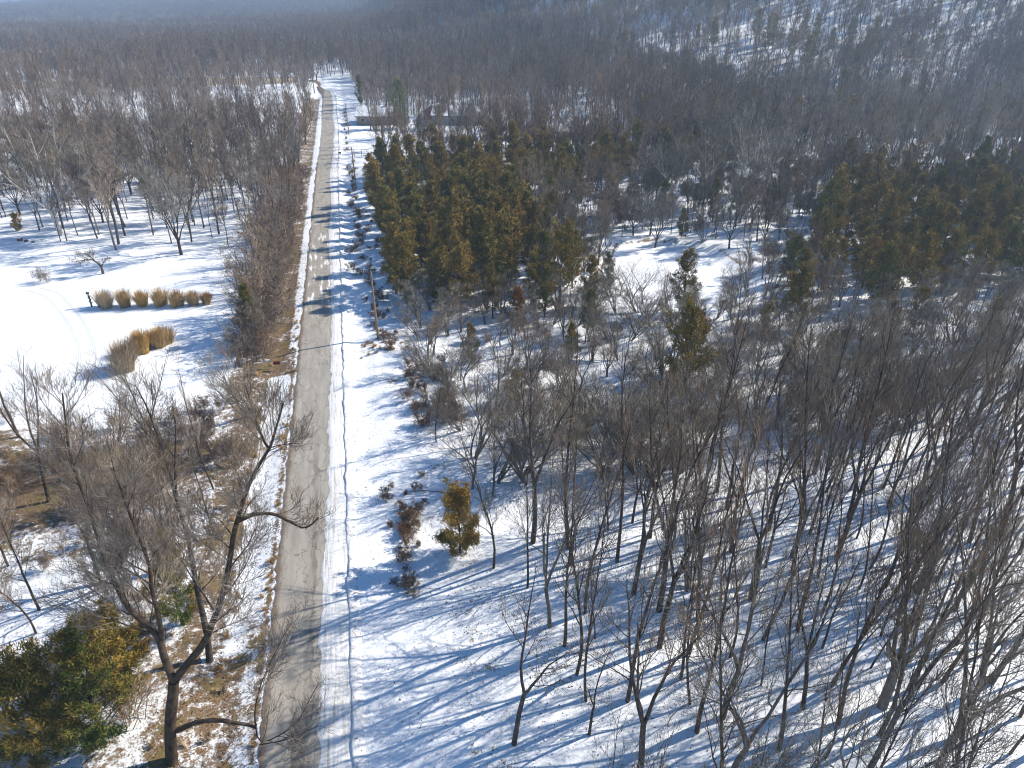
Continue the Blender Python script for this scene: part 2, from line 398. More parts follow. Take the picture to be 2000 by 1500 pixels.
def leaf_cards(rg, pts, size, per=1, spread=.25):
    pts = np.repeat(np.asarray(pts), per, 0); N = len(pts)
    c_ = pts + rg.normal(0, spread, (N, 3)); u = rg.normal(size=(N, 3)); u /= np.linalg.norm(u, axis=1)[:, None]
    v = np.cross(u, rg.normal(size=(N, 3))); v /= np.linalg.norm(v, axis=1)[:, None]
    s_ = size * rg.uniform(.6, 1.3, (N, 1))
    V = np.stack([c_ - u * s_, c_ + v * s_ * .45, c_ + u * s_, c_ - v * s_ * .45], 1).reshape(-1, 3)
    return V, np.arange(N * 4).reshape(-1, 4)
SID = lambda lv: {0: 7, 1: 5, 2: 4}.get(lv, 3)
SIDL = lambda lv: {0: 5, 1: 4}.get(lv, 3)
def tree_meshes(T, bk, tw, sid=SID, leaves=None):
    v, f = tubes(T.thick, sid); a = mesh_np('trunk', v, f, M[bk], True)
    v, f = tubes(T.fine, sid); c_ = mesh_np('crown', v, f, M[tw], False)
    lf = None
    if leaves:
        rg = T.r; tips = np.array(T.tips); k = rg.random(len(tips)) < leaves
        tips = tips[k & (tips[:, 2] < np.quantile(tips[:, 2], .7))]
        V, F = leaf_cards(rg, tips, .1, 2, .15); lf = mesh_np('leaves', V, [F], M['dead_leaf'])
    return a, c_, lf
def forest_tree(seed, h, kind, tw, dens, kids, maxlv=4):
    """kind: straight, forked, wide, slender, multi"""
    T = Tree(seed, tw, dens, kids, maxlv=maxlv, lref=.55 if kind == 'multi' else .95); r = T.r
    if kind in ('straight', 'slender'):
        R0 = h * (.008 if kind == 'slender' else .0098)
        tr = polyline(r, (0, 0, -.25), (r.normal(0, .03), r.normal(0, .03), 1), h, 12, .045, .1)
        tr[:, :2] -= tr[0, :2]
        T.ang = (20, 42) if kind == 'straight' else (16, 34); T.up = .55
        T.limb(tr, R0, .018, 0, .3 if kind == 'straight' else .26, n=17, cl=.27 if kind == 'straight' else .23)
    elif kind == 'forked':
        R0 = h * .0115; fk = h * r.uniform(.22, .38)
        tr = polyline(r, (0, 0, -.25), (0, 0, 1), fk, 5, .05, .1)
        T.limb(tr, R0 * 1.15, R0 * .85, 0, child=False)
        nl = r.integers(2, 4); a0 = r.uniform(0, 6.28)
        for i in range(nl):
            a = a0 + i * 6.28 / nl + r.normal(0, .3); th = R(r.uniform(12, 26))
            q = polyline(r, tr[-1], (math.sin(th) * math.cos(a), math.sin(th) * math.sin(a), math.cos(th)), (h - fk) * r.uniform(.85, 1.03), 9, .07, .35)
            T.limb(q, R0 * .68, .018, 0, .22, n=9, cl=.36)
    elif kind == 'wide':
        R0 = h * .018; fk = h * .22
        tr = polyline(r, (0, 0, -.25), (0, 0, 1), fk, 4, .05, .1); T.limb(tr, R0 * 1.15, R0 * .9, 0, child=False)
        for i in range(6):
            a = i * 6.28 / 6 + r.normal(0, .35); th = R(r.uniform(18, 52))
            q = polyline(r, tr[-1 if i % 2 else -2], (math.sin(th) * math.cos(a), math.sin(th) * math.sin(a), math.cos(th)), (h - fk) * r.uniform(.75, 1.0), 8, .1, .6)
            T.limb(q, R0 * .5, .016, 0, .25, n=8, cl=.4)
    elif kind == 'multi':
        R0 = h * .01
        for i in range(r.integers(5, 9)):
            a = r.uniform(0, 6.28); th = R(r.uniform(4, 34))
            q = polyline(r, (.25 * math.cos(a), .25 * math.sin(a), -.2), (math.sin(th) * math.cos(a), math.sin(th) * math.sin(a), math.cos(th)), h * r.uniform(.7, 1.05), 8, .09, .35)
            T.limb(q, R0, .014, 0, .22, n=8, cl=.3)
    return T

def conifer(seed, h, rad, sprays, blades, blen, bw, base=.1, shape=.75, drop=.0, matname='cedar', clumps=True):
    r = np.random.default_rng(seed)
    tr = polyline(r, (0, 0, -.2), (0, 0, 1), h * .96, 6, .02, .1)
    ph = r.uniform(0, 6.28, 4)
    polys = [(tr, np.linspace(h * .016, .02, 7), 0)]
    B, D, Tn = [], [], []
    nb = int(20 + h * 2.6); per = max(3, sprays // nb)
    for i in range(nb):
        t = base + (1 - base) * ((i + r.uniform(0, 1)) / nb) ** 1.25
        a = i * 2.4 + r.normal(0, .5)
        prof = rad * (1 - (t - base) / (1 - base) * .97) ** shape * (1 + .2 * math.sin(2 * a + ph[0]) + .16 * math.sin(3 * a + 7 * t + ph[1])) * r.uniform(.72, 1.2)
        prof *= min(1, .5 + (t - base) * 4)
        th = R(r.uniform(15, 45)) + t * .55 - drop
        z0 = t * h * .97
        d = np.array([math.cos(a) * math.cos(th), math.sin(a) * math.cos(th), math.sin(th)])
        L = max(prof / max(math.cos(th), .35), .35)
        p0, _ = at(tr, min(.99, t * .98))
        q = polyline(r, p0, d, L, 4, .07, .25)
        polys.append((q, np.linspace(.012 * L + .012, .008, 5), 2))
        bt = r.normal(0, .2)
        for k in range(per):
            u = r.uniform(.22, 1.03) ** .7; p, dd = at(q, min(u, 1.))
            side = r.normal(0, .11 * L * (1.1 - u) + .09, 3)
            B.append(p + side); D.append(nrmz(dd + r.normal(0, .35, 3) + np.array([0, 0, .35])))
            Tn.append(np.clip(.1 + .5 * u * r.uniform(.3, 1.3) + .2 * t + .15 * math.sin(a * 2 + ph[2]) + bt, 0, 1))
    B = np.repeat(np.array(B), blades, 0); D = np.repeat(np.array(D), blades, 0); Tn = np.repeat(np.array(Tn), blades)
    N = len(B)
    d = D + r.normal(0, .5, (N, 3)); d /= np.linalg.norm(d, axis=1)[:, None]
    w = np.cross(d, r.normal(size=(N, 3))); w /= np.linalg.norm(w, axis=1)[:, None]
    ln = blen * r.uniform(.55, 1.3, (N, 1)); p0 = B + r.normal(0, blen * .35, (N, 3))
    V = np.stack([p0, p0 + d * ln * .55 + w * bw * .5, p0 + d * ln, p0 + d * ln * .5 - w * bw * .5], 1).reshape(-1, 3)
    V[:, 2] = np.maximum(V[:, 2], .05)
    fol = mesh_np('crown', V, [np.arange(N * 4).reshape(-1, 4)], M[matname])
    setattr_f(fol, 'tint', np.clip(Tn + r.normal(0, .12, N), 0, 1), 'FACE')
    v, f = tubes(polys, SIDL); trm = mesh_np('trunk', v, f, M['bark'], True)
    return trm, fol

def root(name, x, y, rz=0, s=1, label='', cat='', group=None, z=None, tilt=(0, 0)):
    o = bpy.data.objects.new(name, None); C.objects.link(o); o.empty_display_size = .3
    o.location = (x, y, tzs(x, y) if z is None else z); o.rotation_euler = (tilt[0], tilt[1], rz)
    o.scale = (s, s, s) if not isinstance(s, tuple) else s
    o['label'] = label; o['category'] = cat
    if group: o['group'] = group
    return o
def plant(name, meshes, x, y, rz, s, label, cat, group=None, tilt=(0, 0), names=('trunk', 'crown', 'dead_leaves')):
    o = root(name, x, y, rz, s, label, cat, group, tilt=tilt)
    for nm, me in zip(names, meshes):
        if me: link(nm, me, o)
    return o

# ------------------------------------------------------------------ prototypes
NEAR = []       # (meshes, adjective, height)
for i, (h, kind, adj, bk, tw, lv) in enumerate([
        (17, 'straight', 'tall straight-trunked', 'bark', 'twig', None), (16, 'forked', 'dark low-forked', 'bark', 'twig', None),
        (15, 'forked', 'grey forked', 'bark_grey', 'twig_grey', None), (16, 'slender', 'slender high-branched', 'bark', 'twig', None),
        (14, 'forked', 'brown-leaved forked', 'bark', 'twig', .25), (15, 'wide', 'broad spreading', 'bark_grey', 'twig', None),
        (13, 'straight', 'shorter straight-trunked', 'bark', 'twig_grey', .06), (9, 'multi', 'many-stemmed', 'bark_grey', 'twig_scrub', None)]):
    T = forest_tree(100 + i, h, kind, .0095, .95, (5, 4, 2.6))
    NEAR.append((tree_meshes(T, bk, tw, SID, lv), adj, h))
MID = []
for i, (h, kind, bk, tw, adj) in enumerate([(18, 'straight', 'bark', 'twig_mid', 'tall straight-trunked'), (17, 'forked', 'bark', 'twig_mid', 'tall forked'), (16, 'wide', 'bark', 'twig_grey', 'broad spreading'),
        (17, 'slender', 'bark', 'twig_mid', 'slender high-branched'), (9, 'multi', 'bark_grey', 'twig_grey', 'low many-stemmed'), (17, 'wide', 'bark_pale', 'twig_grey', 'white-barked')]):
    T = forest_tree(200 + i, h, kind, .016, 1.1, (6, 5, 3))
    MID.append((tree_meshes(T, bk, tw, SIDL), adj, h))
def joined(T, bk, tw, sid):
    v1, f1 = tubes(T.thick, sid); v2, f2 = tubes(T.fine, sid); o = len(v1); n1_ = sum(len(f) for f in f1)
    me = mesh_np('tree', np.concatenate([v1, v2]), f1 + [f + o for f in f2], M[bk]); me.materials.append(M[tw])
    k = np.zeros(len(me.polygons), np.int32); k[n1_:] = 1; me.polygons.foreach_set('material_index', k); return me
S3 = lambda lv: 3
S4 = lambda lv: 4 if lv == 0 else 3
def proto_collection(name, meshes):
    c_ = bpy.data.collections.new(name)
    for i, me in enumerate(meshes): c_.objects.link(bpy.data.objects.new('%s_%02d' % (name, i), me))
    return c_
LOD1 = proto_collection('wood_a', [joined(forest_tree(300 + i, h, k, .02, 1., (5, 4, 2)), bk, tw, S4) for i, (h, k, bk, tw) in enumerate(
    [(18, 'straight', 'bark', 'twig'), (16, 'wide', 'bark', 'twig'), (17, 'forked', 'bark', 'twig_far'), (18, 'slender', 'bark', 'twig_far'), (15, 'forked', 'bark_grey', 'twig_pale')])])
LOD2 = proto_collection('wood_b', [joined(forest_tree(330 + i, h, k, .042, 1., (5, 4, 2), 3), 'bark', tw, S3) for i, (h, k, tw) in enumerate(
    [(18, 'straight', 'twig'), (17, 'forked', 'twig_far'), (17, 'slender', 'twig_far'), (16, 'wide', 'twig_pale')])])
LOD3 = proto_collection('wood_c', [joined(forest_tree(350 + i, h, k, .11, 1.1, (5, 2), 2), 'bark', 'twig_far', S3) for i, (h, k) in enumerate(
    [(17, 'wide'), (17, 'forked'), (16, 'wide')])])
CEDN = [conifer(400 + i, h, rd, 1500, 14, .24, .05, bs, sh) for i, (h, rd, bs, sh) in enumerate([(7.5, 2.3, .06, .7), (9, 2.5, .08, .8), (6, 2.2, .05, .6)])]
CED = [conifer(420 + i, h, rd, 900, 9, .38, .095, bs, sh) for i, (h, rd, bs, sh) in enumerate([(11, 2.5, .12, .8), (10, 2.8, .08, .7), (12, 2.4, .14, .85), (9, 2.6, .08, .65), (11, 3.0, .16, .6)])]
RUST = conifer(440, 8, 2.1, 450, 8, .4, .11, .08, .7, 0, 'rust')
PINE = conifer(441, 14, 3.2, 900, 8, .6, .12, .05, .62, .25, 'pine')
LOD_CED = proto_collection('cedar_far', [conifer(460 + i, h, rd, 160, 6, .9, .3, .08, .75)[1] for i, (h, rd) in enumerate([(10, 2.6), (11, 2.4)])])

def shrub_mesh(seed, h, stems, tw, leafy=0, spread=38, matname='twig'):
    T = Tree(seed, tw, 1., (4, 3, 2), up=.3, wob=.16, ang=(25, 60), maxlv=4, lref=h / 14., minl=.12 * h / 2); r = T.r
    for i in range(stems):
        a = r.uniform(0, 6.28); th = R(r.uniform(3, spread))
        q = polyline(r, (.2 * h * r.normal(0, .35), .2 * h * r.normal(0, .35), -.1), (math.sin(th) * math.cos(a), math.sin(th) * math.sin(a), math.cos(th)), h * r.uniform(.6, 1.1), 5, .1, .2)
        T.limb(q, .012 * h * .6, tw, 1, .2, n=5, cl=.42)
    T.fine = T.thick + T.fine
    v, f = tubes(T.fine, S3); me = mesh_np('shrub', v, f, M[matname])
    lm = None
    if leafy:
        tp = np.array(T.tips); tp = tp[r.random(len(tp)) < leafy]; V, F = leaf_cards(r, tp, .09, 2, .12); lm = mesh_np('leaves', V, [F], M['dead_leaf'])
    return me, lm
SHR = [shrub_mesh(500, 3.2, 12, .009, 0, 38, 'twig_mid'), shrub_mesh(501, 4.2, 12, .01, 0, 30, 'twig_mid'), shrub_mesh(502, 2.4, 10, .009, .35, 42, 'twig_mid'), shrub_mesh(503, 3.6, 11, .009, .25, 35, 'twig_grey')]
WEED = [shrub_mesh(510 + i, 1.0 + .25 * i, 6 + i, .008, .45, 68, 'weed') for i in range(4)]
SAPL = [shrub_mesh(520 + i, 5.5, 1, .007, .5 * i, 8) for i in range(3)]

# ------------------------------------------------------------------ placement helpers
rg = np.random.default_rng(42)
yaw = R(12.4)
def inview(x, y, z=0, margin=0.06):
    fw = x * math.sin(yaw) + y * math.cos(yaw); rr = x * math.cos(yaw) - y * math.sin(yaw); d = 40 - z
    dep = fw * math.cos(R(29)) + d * math.sin(R(29)); dn = d * math.cos(R(29)) - fw * math.sin(R(29))
    if dep <= 1: return False
    return abs(rr / dep) < .7205 * (1 + margin) and abs(dn / dep) < .5403 * (1 + margin)
taken = []
def free(x, y, s):
    for (a, b_, c_) in taken:
        if (x - a) ** 2 + (y - b_) ** 2 < (max(s, c_) if s < 3 else s) ** 2: return False
    return True
def wood_ok(x, y):
    if -18 < x < 6.0 and y < 62: return False
    if -10.6 < x < 5.2 + max(0, (y - 66)) * 0 and y < 330 and not (y >= 300 and x > 2): return False
    if inpoly(np.array([x]), np.array([y]), LAWN)[0]: return False
    if pond_d(x, y) < 1.12: return False
    if 8 < x < 75 and 196 < y < 270 and (abs(x - 15) < 9 and y < 262 or abs(x - 42) < 13 or abs(x - 69) < 9): return False
    return True
def cedar_zone(x, y):
    a = inpoly(np.array([x]), np.array([y]), [(4.5, 97), (15, 92), (27, 97), (30, 118), (33, 150), (60, 160), (92, 168), (92, 186), (60, 186), (4, 180), (3.5, 150)])[0]
    b_ = inpoly(np.array([x]), np.array([y]), [(70, 78), (85, 84), (100, 82), (140, 100), (180, 160), (150, 170), (110, 145), (86, 118), (72, 98)])[0]
    return 1 if a else 2 if b_ else 0

# ------------------------------------------------------------------ landmark trees
def hero(name, base, limbs, r0s, label, seed, bk='bark', tw='twig', dens=1.15, tw_r=.0095, kids=(7, 5, 3), cat='tree'):
    T = Tree(seed, tw_r, dens, kids, lref=.8 if base[1] < 60 else .3, minl=.5 if base[1] < 60 else .25)
    for pts, r0, r1, n_, t0, cl in limbs:
        p = np.array(pts, float)
        k = np.linspace(0, len(p) - 1, max(8, len(p) * 2)); q = np.stack([np.interp(k, np.arange(len(p)), p[:, i]) for i in range(3)], 1)
        q[1:-1] += T.r.normal(0, .05, q[1:-1].shape); q[1:-1] = (q[:-2] + 2 * q[1:-1] + q[2:]) / 4
        T.limb(q, r0, r1, 0, t0, child=n_ > 0, n=n_, cl=cl)
    ms = tree_meshes(T, bk, tw)
    taken.append((base[0], base[1], 4))
    return plant(name, ms, base[0], base[1], 0, 1, label, cat)
TRUNK = [(0, 0, -.3), (.31, .28, 1.9), (.81, .58, 4.1), (1.26, .79, 5.81)]
LEFT = [(1.26, .79, 5.81), (1.11, 1.09, 7.26), (1.18, 1.33, 8.62), (.52, 1.63, 9.45), (-.32, 2.03, 10.66), (-.53, 2.36, 12.19), (-.94, 2.73, 13.68), (-.85, 3.11, 15.85), (-1.09, 3.48, 17.6), (-1.26, 3.88, 19.57), (-1.05, 4.14, 21.2), (-.8, 4.38, 22.8)]
MIDL = [(1.18, 1.33, 8.62), (1.23, 1.62, 10.27), (1.35, 1.95, 12.19), (1.39, 2.17, 13.44), (1.12, 2.51, 14.96), (1.02, 2.86, 16.74), (.75, 3.24, 18.45), (.8, 3.58, 20.4)]
RIGHT = [(1.26, .79, 5.81), (2.54, .81, 7.43), (3.78, .82, 8.95), (4.72, .97, 10.92), (5.39, 1.18, 12.82), (5.88, 1.41, 14.66), (6.54, 1.54, 16.15), (7.25, 1.7, 17.89), (7.96, 1.78, 19.16), (8.61, 1.76, 19.85), (9.09, 1.86, 20.94), (9.61, 1.99, 22.27)]
R2 = [(8.61, 1.76, 19.85), (8.19, 2.01, 20.67), (8.02, 2.29, 22.01), (7.94, 2.55, 23.31)]
ARCH = [(6.45, 1.51, 15.91), (7.13, 1.43, 16.27), (7.91, 1.27, 16.33), (8.53, 1.1, 16.15), (9.08, .92, 15.8), (9.55, .75, 15.44), (10.03, .66, 15.56), (10.52, .65, 16.09)]
LOW = [(.74, .27, 2.34), (2.03, .11, 3.04), (3.33, -.17, 3.04), (4.45, -.45, 2.86), (5.28, -.69, 2.56)]
L1 = [(5.29, -.68, 2.64), (5.4, -.43, 4.1), (6.46, -.21, 6.57), (7.4, -.1, 8.28), (8.37, -.02, 9.88)]
L2 = [(5.28, -.69, 2.56), (5.29, -.92, 1.33), (6.97, -1.13, 2.19), (8.06, -1.14, 3.45), (9.21, -.97, 5.7)]
L3 = [(5.29, -.92, 1.33), (6.89, -1.21, 1.63), (8.83, -1.44, 2.71)]
hero('bare_tree', (-14.1, 29.6), [(TRUNK, .36, .3, 0, .5, .3), (LEFT, .24, .035, 24, .2, .27), (MIDL, .15, .03, 18, .15, .34), (RIGHT, .23, .045, 24, .15, .23), (R2, .07, .025, 9, .1, .6),
     (ARCH, .13, .035, 9, .25, .4), (LOW, .17, .09, 3, .4, .3), (L1, .055, .014, 9, .2, .32), (L2, .055, .014, 9, .2, .32), (L3, .045, .012, 5, .2, .4)], None,
     'huge dark bare tree whose crooked limb arches out over the road', 11)
hero('bare_tree', (-13.05, 36.9), [([(0, 0, -.3), (.33, .24, 2.53), (.34, .65, 5.94), (.54, 1.04, 9.47), (.42, 1.48, 12.81), (.29, 1.92, 16.13), (.07, 2.2, 18.07), (-.45, 2.64, 20.2)], .25, .025, 26, .25, .22),
     ([(.42, 1.48, 12.81), (.77, 1.71, 15.28), (1.33, 1.83, 17.31), (1.37, 2.03, 18.94)], .09, .02, 7, .1, .4)], None, 'tall straight bare tree close behind the huge tree with the arching limb', 12, dens=1.)
hero('apple_tree', (-40.9, 120.1), [([(0, 0, -.1), (.02, 0, .95), (-.14, .03, 1.55), (-.69, .15, 2.15), (-1.49, .33, 2.4), (-2.74, .6, 2.23), (-4.03, .89, 1.95)], .22, .03, 14, .4, .3),
     ([(-.69, .15, 2.15), (-1.11, .24, 2.91), (-2, .44, 3.42), (-3.22, .71, 3.4)], .1, .02, 9, .1, .4), ([(.05, -.02, 1.2), (.64, -.14, 2.06), (1.6, -.33, 2.7)], .1, .02, 8, .1, .45)], None,
     'low leaning bare fruit tree standing alone on the snowy lawn', 13, dens=.9, tw_r=.012, kids=(5, 4, 2))
def T_(i, x, y, rz, s, label, tilt=(0, 0), lib=None, grp=None, name='bare_tree'):
    taken.append((x, y, 3)); ms, adj, h_ = (lib or NEAR)[i]
    return plant(name, ms, x, y, rz, s, label, 'tree', grp, tilt)
T_(5, -17.2, 46.5, .4, .92, 'broad bare tree with many stems between the lawn and the two tallest roadside trees')
T_(3, -25.4, 42.0, 1.2, .62, 'thin bare tree standing on open snow beside the olive cedars', (0, -.1))
T_(6, -25.9, 44.3, 2.2, .85, 'bare tree leaning away from the road beside the olive cedars', (0, -.2))
T_(4, -22.2, 46.2, 3.2, .7, 'small bare tree holding brown leaves beside the leaning tree', (0, -.05))
T_(2, -47, 79, .3, 1.0, 'wide grey bare tree reaching its boughs over the lawn tyre tracks', (0, .14))
T_(5, -40.5, 63, 2.2, .95, 'broad bare tree rising from brown litter at the near edge of the lawn')
T_(1, -29.5, 58, 4.0, .9, 'dark forked bare tree on brown litter below the biggest grass clump')
T_(2, -21.5, 63, 5.0, .85, 'grey forked bare tree between the grass clumps and the road verge')
T_(7, -13.6, 70, 1.0, 1.05, 'low many-stemmed bare tree on the brown verge below the mailbox')
for x, y, k_, s_, lb in ((-30, 50, 6, .8, 'middling bare tree on patchy snow between the leaning tree and the litter'), (-34, 44, 0, .85, 'straight bare tree at the outer side of the olive cedars'), (-19.5, 55, 7, 1.0, 'many-stemmed bare tree in the brown brush below the lawn'), (-15.5, 57, 3, .75, 'slender bare tree on the brown roadside verge'), (-26, 66, 7, .9, 'many-stemmed bare tree just below the group of three grass clumps'), (-36, 70, 4, .8, 'brown-leaved bare tree on the near lawn edge'), (-14.5, 50, 6, .7, 'short straight bare tree on the litter beside the road'), (-29, 36, 4, .75, 'brown-leaved bare tree beyond the olive cedars')):
    T_(k_, x, y, x * 1.3, s_, lb)
T_(5, -54.5, 145, 1.0, 1.3, 'massive old bare tree at the corner of the lawn by the small spruce', (0, -.06), MID)
T_(1, -42.4, 136, 2.0, 1.15, 'thick forked bare tree at the lawn edge behind the fruit tree', (0, -.05), MID)
T_(3, 7.6, 41.4, .5, .9, 'bare tree standing just beside the small dark cedar on the right-of-way', (0, -.05))
T_(3, 5.4, 60.2, 2.5, .6, 'single thin bare tree standing out on the snowy verge near the brush', (0, .04))
T_(4, 5.9, 26.3, .2, .95, 'brown-leaved forked tree at the open edge of the near wood', (0, .08))
T_(1, 12.4, 22.6, 1.9, 1.0, 'stout dark forked tree second in from the open edge of the near wood', (0, .05))
T_(2, 17.5, 21.5, 5.4, 1.0, 'grey forked tree spreading over the snow beside the stout dark forked tree')
# pond-side pale trees
for x, y, rz, s, lb in ((52, 116, 0, .62, 'pale grey many-branched tree at the far bank of the frozen pond'), (38.5, 108, 1.4, .6, 'pale grey tree on the pond bank nearest the cedar stand'), (57, 92, 2.2, .5, 'dark thin crooked tree rising from the edge of the frozen pond')):
    taken.append((x, y, 3)); plant('bare_tree', MID[2 if s > .55 else 3][0], x, y, rz, s, lb, 'tree')

for i, (x, y) in enumerate([(12, 232), (22, 236), (27, 228), (33, 238), (38, 226), (45, 232), (30, 246), (52, 228), (60, 212), (20, 222), (57, 222), (47, 244), (64, 208), (74, 210), (36, 214), (26, 210), (48, 212), (14, 214)]):
    taken.append((x, y, 3)); k_ = (2, 1, 0, 3, 2, 1)[i % 6]; plant('bare_tree', MID[k_][0], x, y, i * 1.3, (.62, .8, .7)[i % 3], '%s bare yard tree in front of the snow-roofed houses' % MID[k_][1], 'tree', 'bare trees in the house yards')
# sycamores with white limbs
SYC = [(64, 138), (74, 143), (80, 134), (92, 176), (104, 172), (88, 152), (132, 252), (150, 235), (158, 232), (60, 300), (100, 290), (72, 330), (40, 335)]
for x, y in SYC:
    taken.append((x, y, 5)); plant('sycamore_tree', MID[5][0], x, y, rg.uniform(0, 6.28), rg.uniform(.85, 1.15),
        'white-barked sycamore rising among the dark woods past the frozen pond', 'tree', 'white sycamores in the woods')

# ------------------------------------------------------------------ cedars
def cedar(ms, x, y, s, label, grp=None, name='cedar_tree', rz=None):
    taken.append((x, y, 1.6)); return plant(name, ms, x, y, rg.uniform(0, 6.28) if rz is None else rz, s, label, 'cedar' if 'cedar' in name else name.split('_')[0], grp, names=('trunk', 'foliage'))
cedar(CEDN[0], -18.2, 31.6, 1.25, 'large olive cedar at the foot of the huge bare tree')
cedar(CEDN[2], -20.8, 31.4, 1.35, 'olive cedar on the lawn side of the largest roadside cedar')
cedar(CEDN[2], -18.0, 36.0, 1.05, 'small bronze cedar a few paces behind the largest roadside cedar')
cedar(CEDN[1], -15.3, 40.5, .95, 'slim olive cedar tucked between the two tallest roadside trees')
cedar(CEDN[1], -15.2, 90, .85, 'dark olive cedar smothered in bare vines above the mailbox')
cedar(CEDN[2], 5.3, 43.6, 1.05, 'lone small dark cedar at the open edge of the near wood')
cedar(CED[4], 32.8, 62, 1.05, 'tall cedar in the scrub between the near wood and the frozen pond')
cedar(RUST, 36.8, 68, .95, 'rust-coloured cedar beside the tall cedar below the frozen pond', None)
cedar(RUST, 19.4, 84.6, .8, 'rust-coloured cedar in front of the big dark cedar stand')
cedar(CED[1], 43.2, 85, .9, 'cedar standing alone at the near bank of the frozen pond')
cedar(CED[4], 27.5, 92.5, 1.0, 'broad dark cedar between the cedar stand and the frozen pond')
cedar(CED[3], 23.5, 91, .9, 'broad dark cedar standing behind the rust-coloured cedar')
cedar(CED[3], 55, 76, .95, 'dark cedar at the far corner of the frozen pond')
cedar(CEDN[2], 15.0, 66, .7, 'small cedar hidden in grey scrub')
cedar(CEDN[2], -63.6, 150.3, .55, 'small green spruce at the wood edge by the tree stumps', name='spruce_tree')
cedar(PINE, 17.3, 250, 1.12, 'tall bright green pine beside the snow-roofed house', name='pine_tree')
cedar(CED[2], 50, 252, .7, 'dark cedar past the yard of the snow-roofed houses')
cedar(CED[2], 5.8, 296, 1.0, 'dark narrow cedar beside the road near the top of the straight')
for i, (x, y, k_, s_) in enumerate([(60, 84, 1, .8), (63, 91, 3, .8), (67, 88, 4, .7), (58, 128, 0, .8), (50, 136, 1, .85), (45, 141, 2, .8), (40, 148, 3, .9), (36, 131, 1, .9), (34, 122, 4, .8), (70, 72, 1, .6), (64, 70, 3, .6), (48, 72, 4, .55), (52, 64, 1, .5), (24, 75, 3, .55), (28, 81, 0, .6), (75, 66, 0, .6), (12, 78, 1, .5), (58, 118, 3, .6), (68, 126, 0, .8), (76, 120, 2, .8), (20, 58, 3, .45), (44, 56, 1, .45), (21, 98, 1, .85), (26, 103, 3, .9), (31, 98, 4, .8), (33, 107, 1, .8), (30, 112, 0, .8), (24, 88, 0, .7), (31, 90, 1, .75), (36, 96, 3, .6), (17, 90, 2, .7)]):
    cedar(CED[k_], x, y, s_, '%s dark cedar half hidden among the bare trees near %s' % (('narrow', 'rounded', 'pointed', 'squat', 'high-skirted')[k_], 'the frozen pond' if y > 80 else 'the grey scrub'), 'cedars scattered among bare trees')
pts = []
for tries in range(9000):
    x, y = rg.uniform(2, 185), rg.uniform(76, 192); zc = cedar_zone(x, y)
    if not zc or not inview(x, y, 6, .12) or not free(x, y, 3.3 if zc == 1 and y < 150 else 3.9) or pond_d(x, y) < 1.1: continue
    if zc == 1 and y > 118 and x > 34 and rg.random() < .15: continue
    pts.append((x, y, zc)); taken.append((x, y, 1.8))
pts = [q for q in pts if q[2] == 1] + sorted([q for q in pts if q[2] == 2], key=lambda q: q[1])[:130]
for x, y, zc in pts:
    k = rg.integers(0, 5); 
    shp = ('narrow', 'rounded', 'tall pointed', 'squat', 'high-skirted')[k]
    if zc == 1: lb, gp = ('%s bronze-green cedar of the pole-side stand %s %s' % (shp, 'by the pole-line weeds' if x < 14 else 'on its pond side', 'at its scrub end' if y < 112 else 'toward the houses'), 'cedars in the stand beside the poles') if y < 140 else ('%s dark cedar in the row below the houses, %s' % (shp, 'beside the poles' if x < 20 else 'below the grey house' if x < 45 else 'below the low shed' if x < 72 else 'at its far end'), 'cedars in the row below the houses')
    else: lb, gp = '%s bronze-green cedar in the stand beyond the pond, %s' % (shp, 'nearest the pond' if x < 88 else 'at its scrub side' if y < 105 else 'at its sycamore side' if x < 115 else 'at its outer end'), 'cedars in the stand beyond the pond'
    sc_ = rg.uniform(.62, 1.06); plant('cedar_tree', CED[k], x, y, rg.uniform(0, 6.28), (sc_ * 1.22, sc_ * 1.22, sc_), lb, 'cedar', gp, names=('trunk', 'foliage'))

# ------------------------------------------------------------------ the woods: nearest trees one by one
spots = []
def scatter(n_, box, gap, ok=wood_ok, h_=14, tries=20):
    out = []
    for _ in range(n_ * tries):
        if len(out) >= n_: break
        x, y = rg.uniform(box[0], box[1]), rg.uniform(box[2], box[3])
        if not ok(x, y) or not (inview(x, y, 0, .05) or inview(x, y, h_, .02)) or not free(x, y, gap): continue
        out.append((x, y)); taken.append((x, y, gap * .7))
    return out
nearwood = scatter(150, (6.2, 75, 8, 54), 1.9, lambda x, y: wood_ok(x, y) and not (x < 9 and y < 40) and y < 42 + .1 * x + 3 * math.sin(x * .7) and (x > 17 or math.sin(x * 37.7 + y * 91.3) > -.1))
scrub = scatter(300, (5, 100, 50, 96), 1.55, lambda x, y: wood_ok(x, y) and x > 6 and cedar_zone(x, y) == 0)
midright = scatter(190, (24, 130, 92, 172), 2.3, lambda x, y: wood_ok(x, y) and cedar_zone(x, y) == 0)
leftwood = scatter(105, (-105, -13, 124, 200), 3.0)
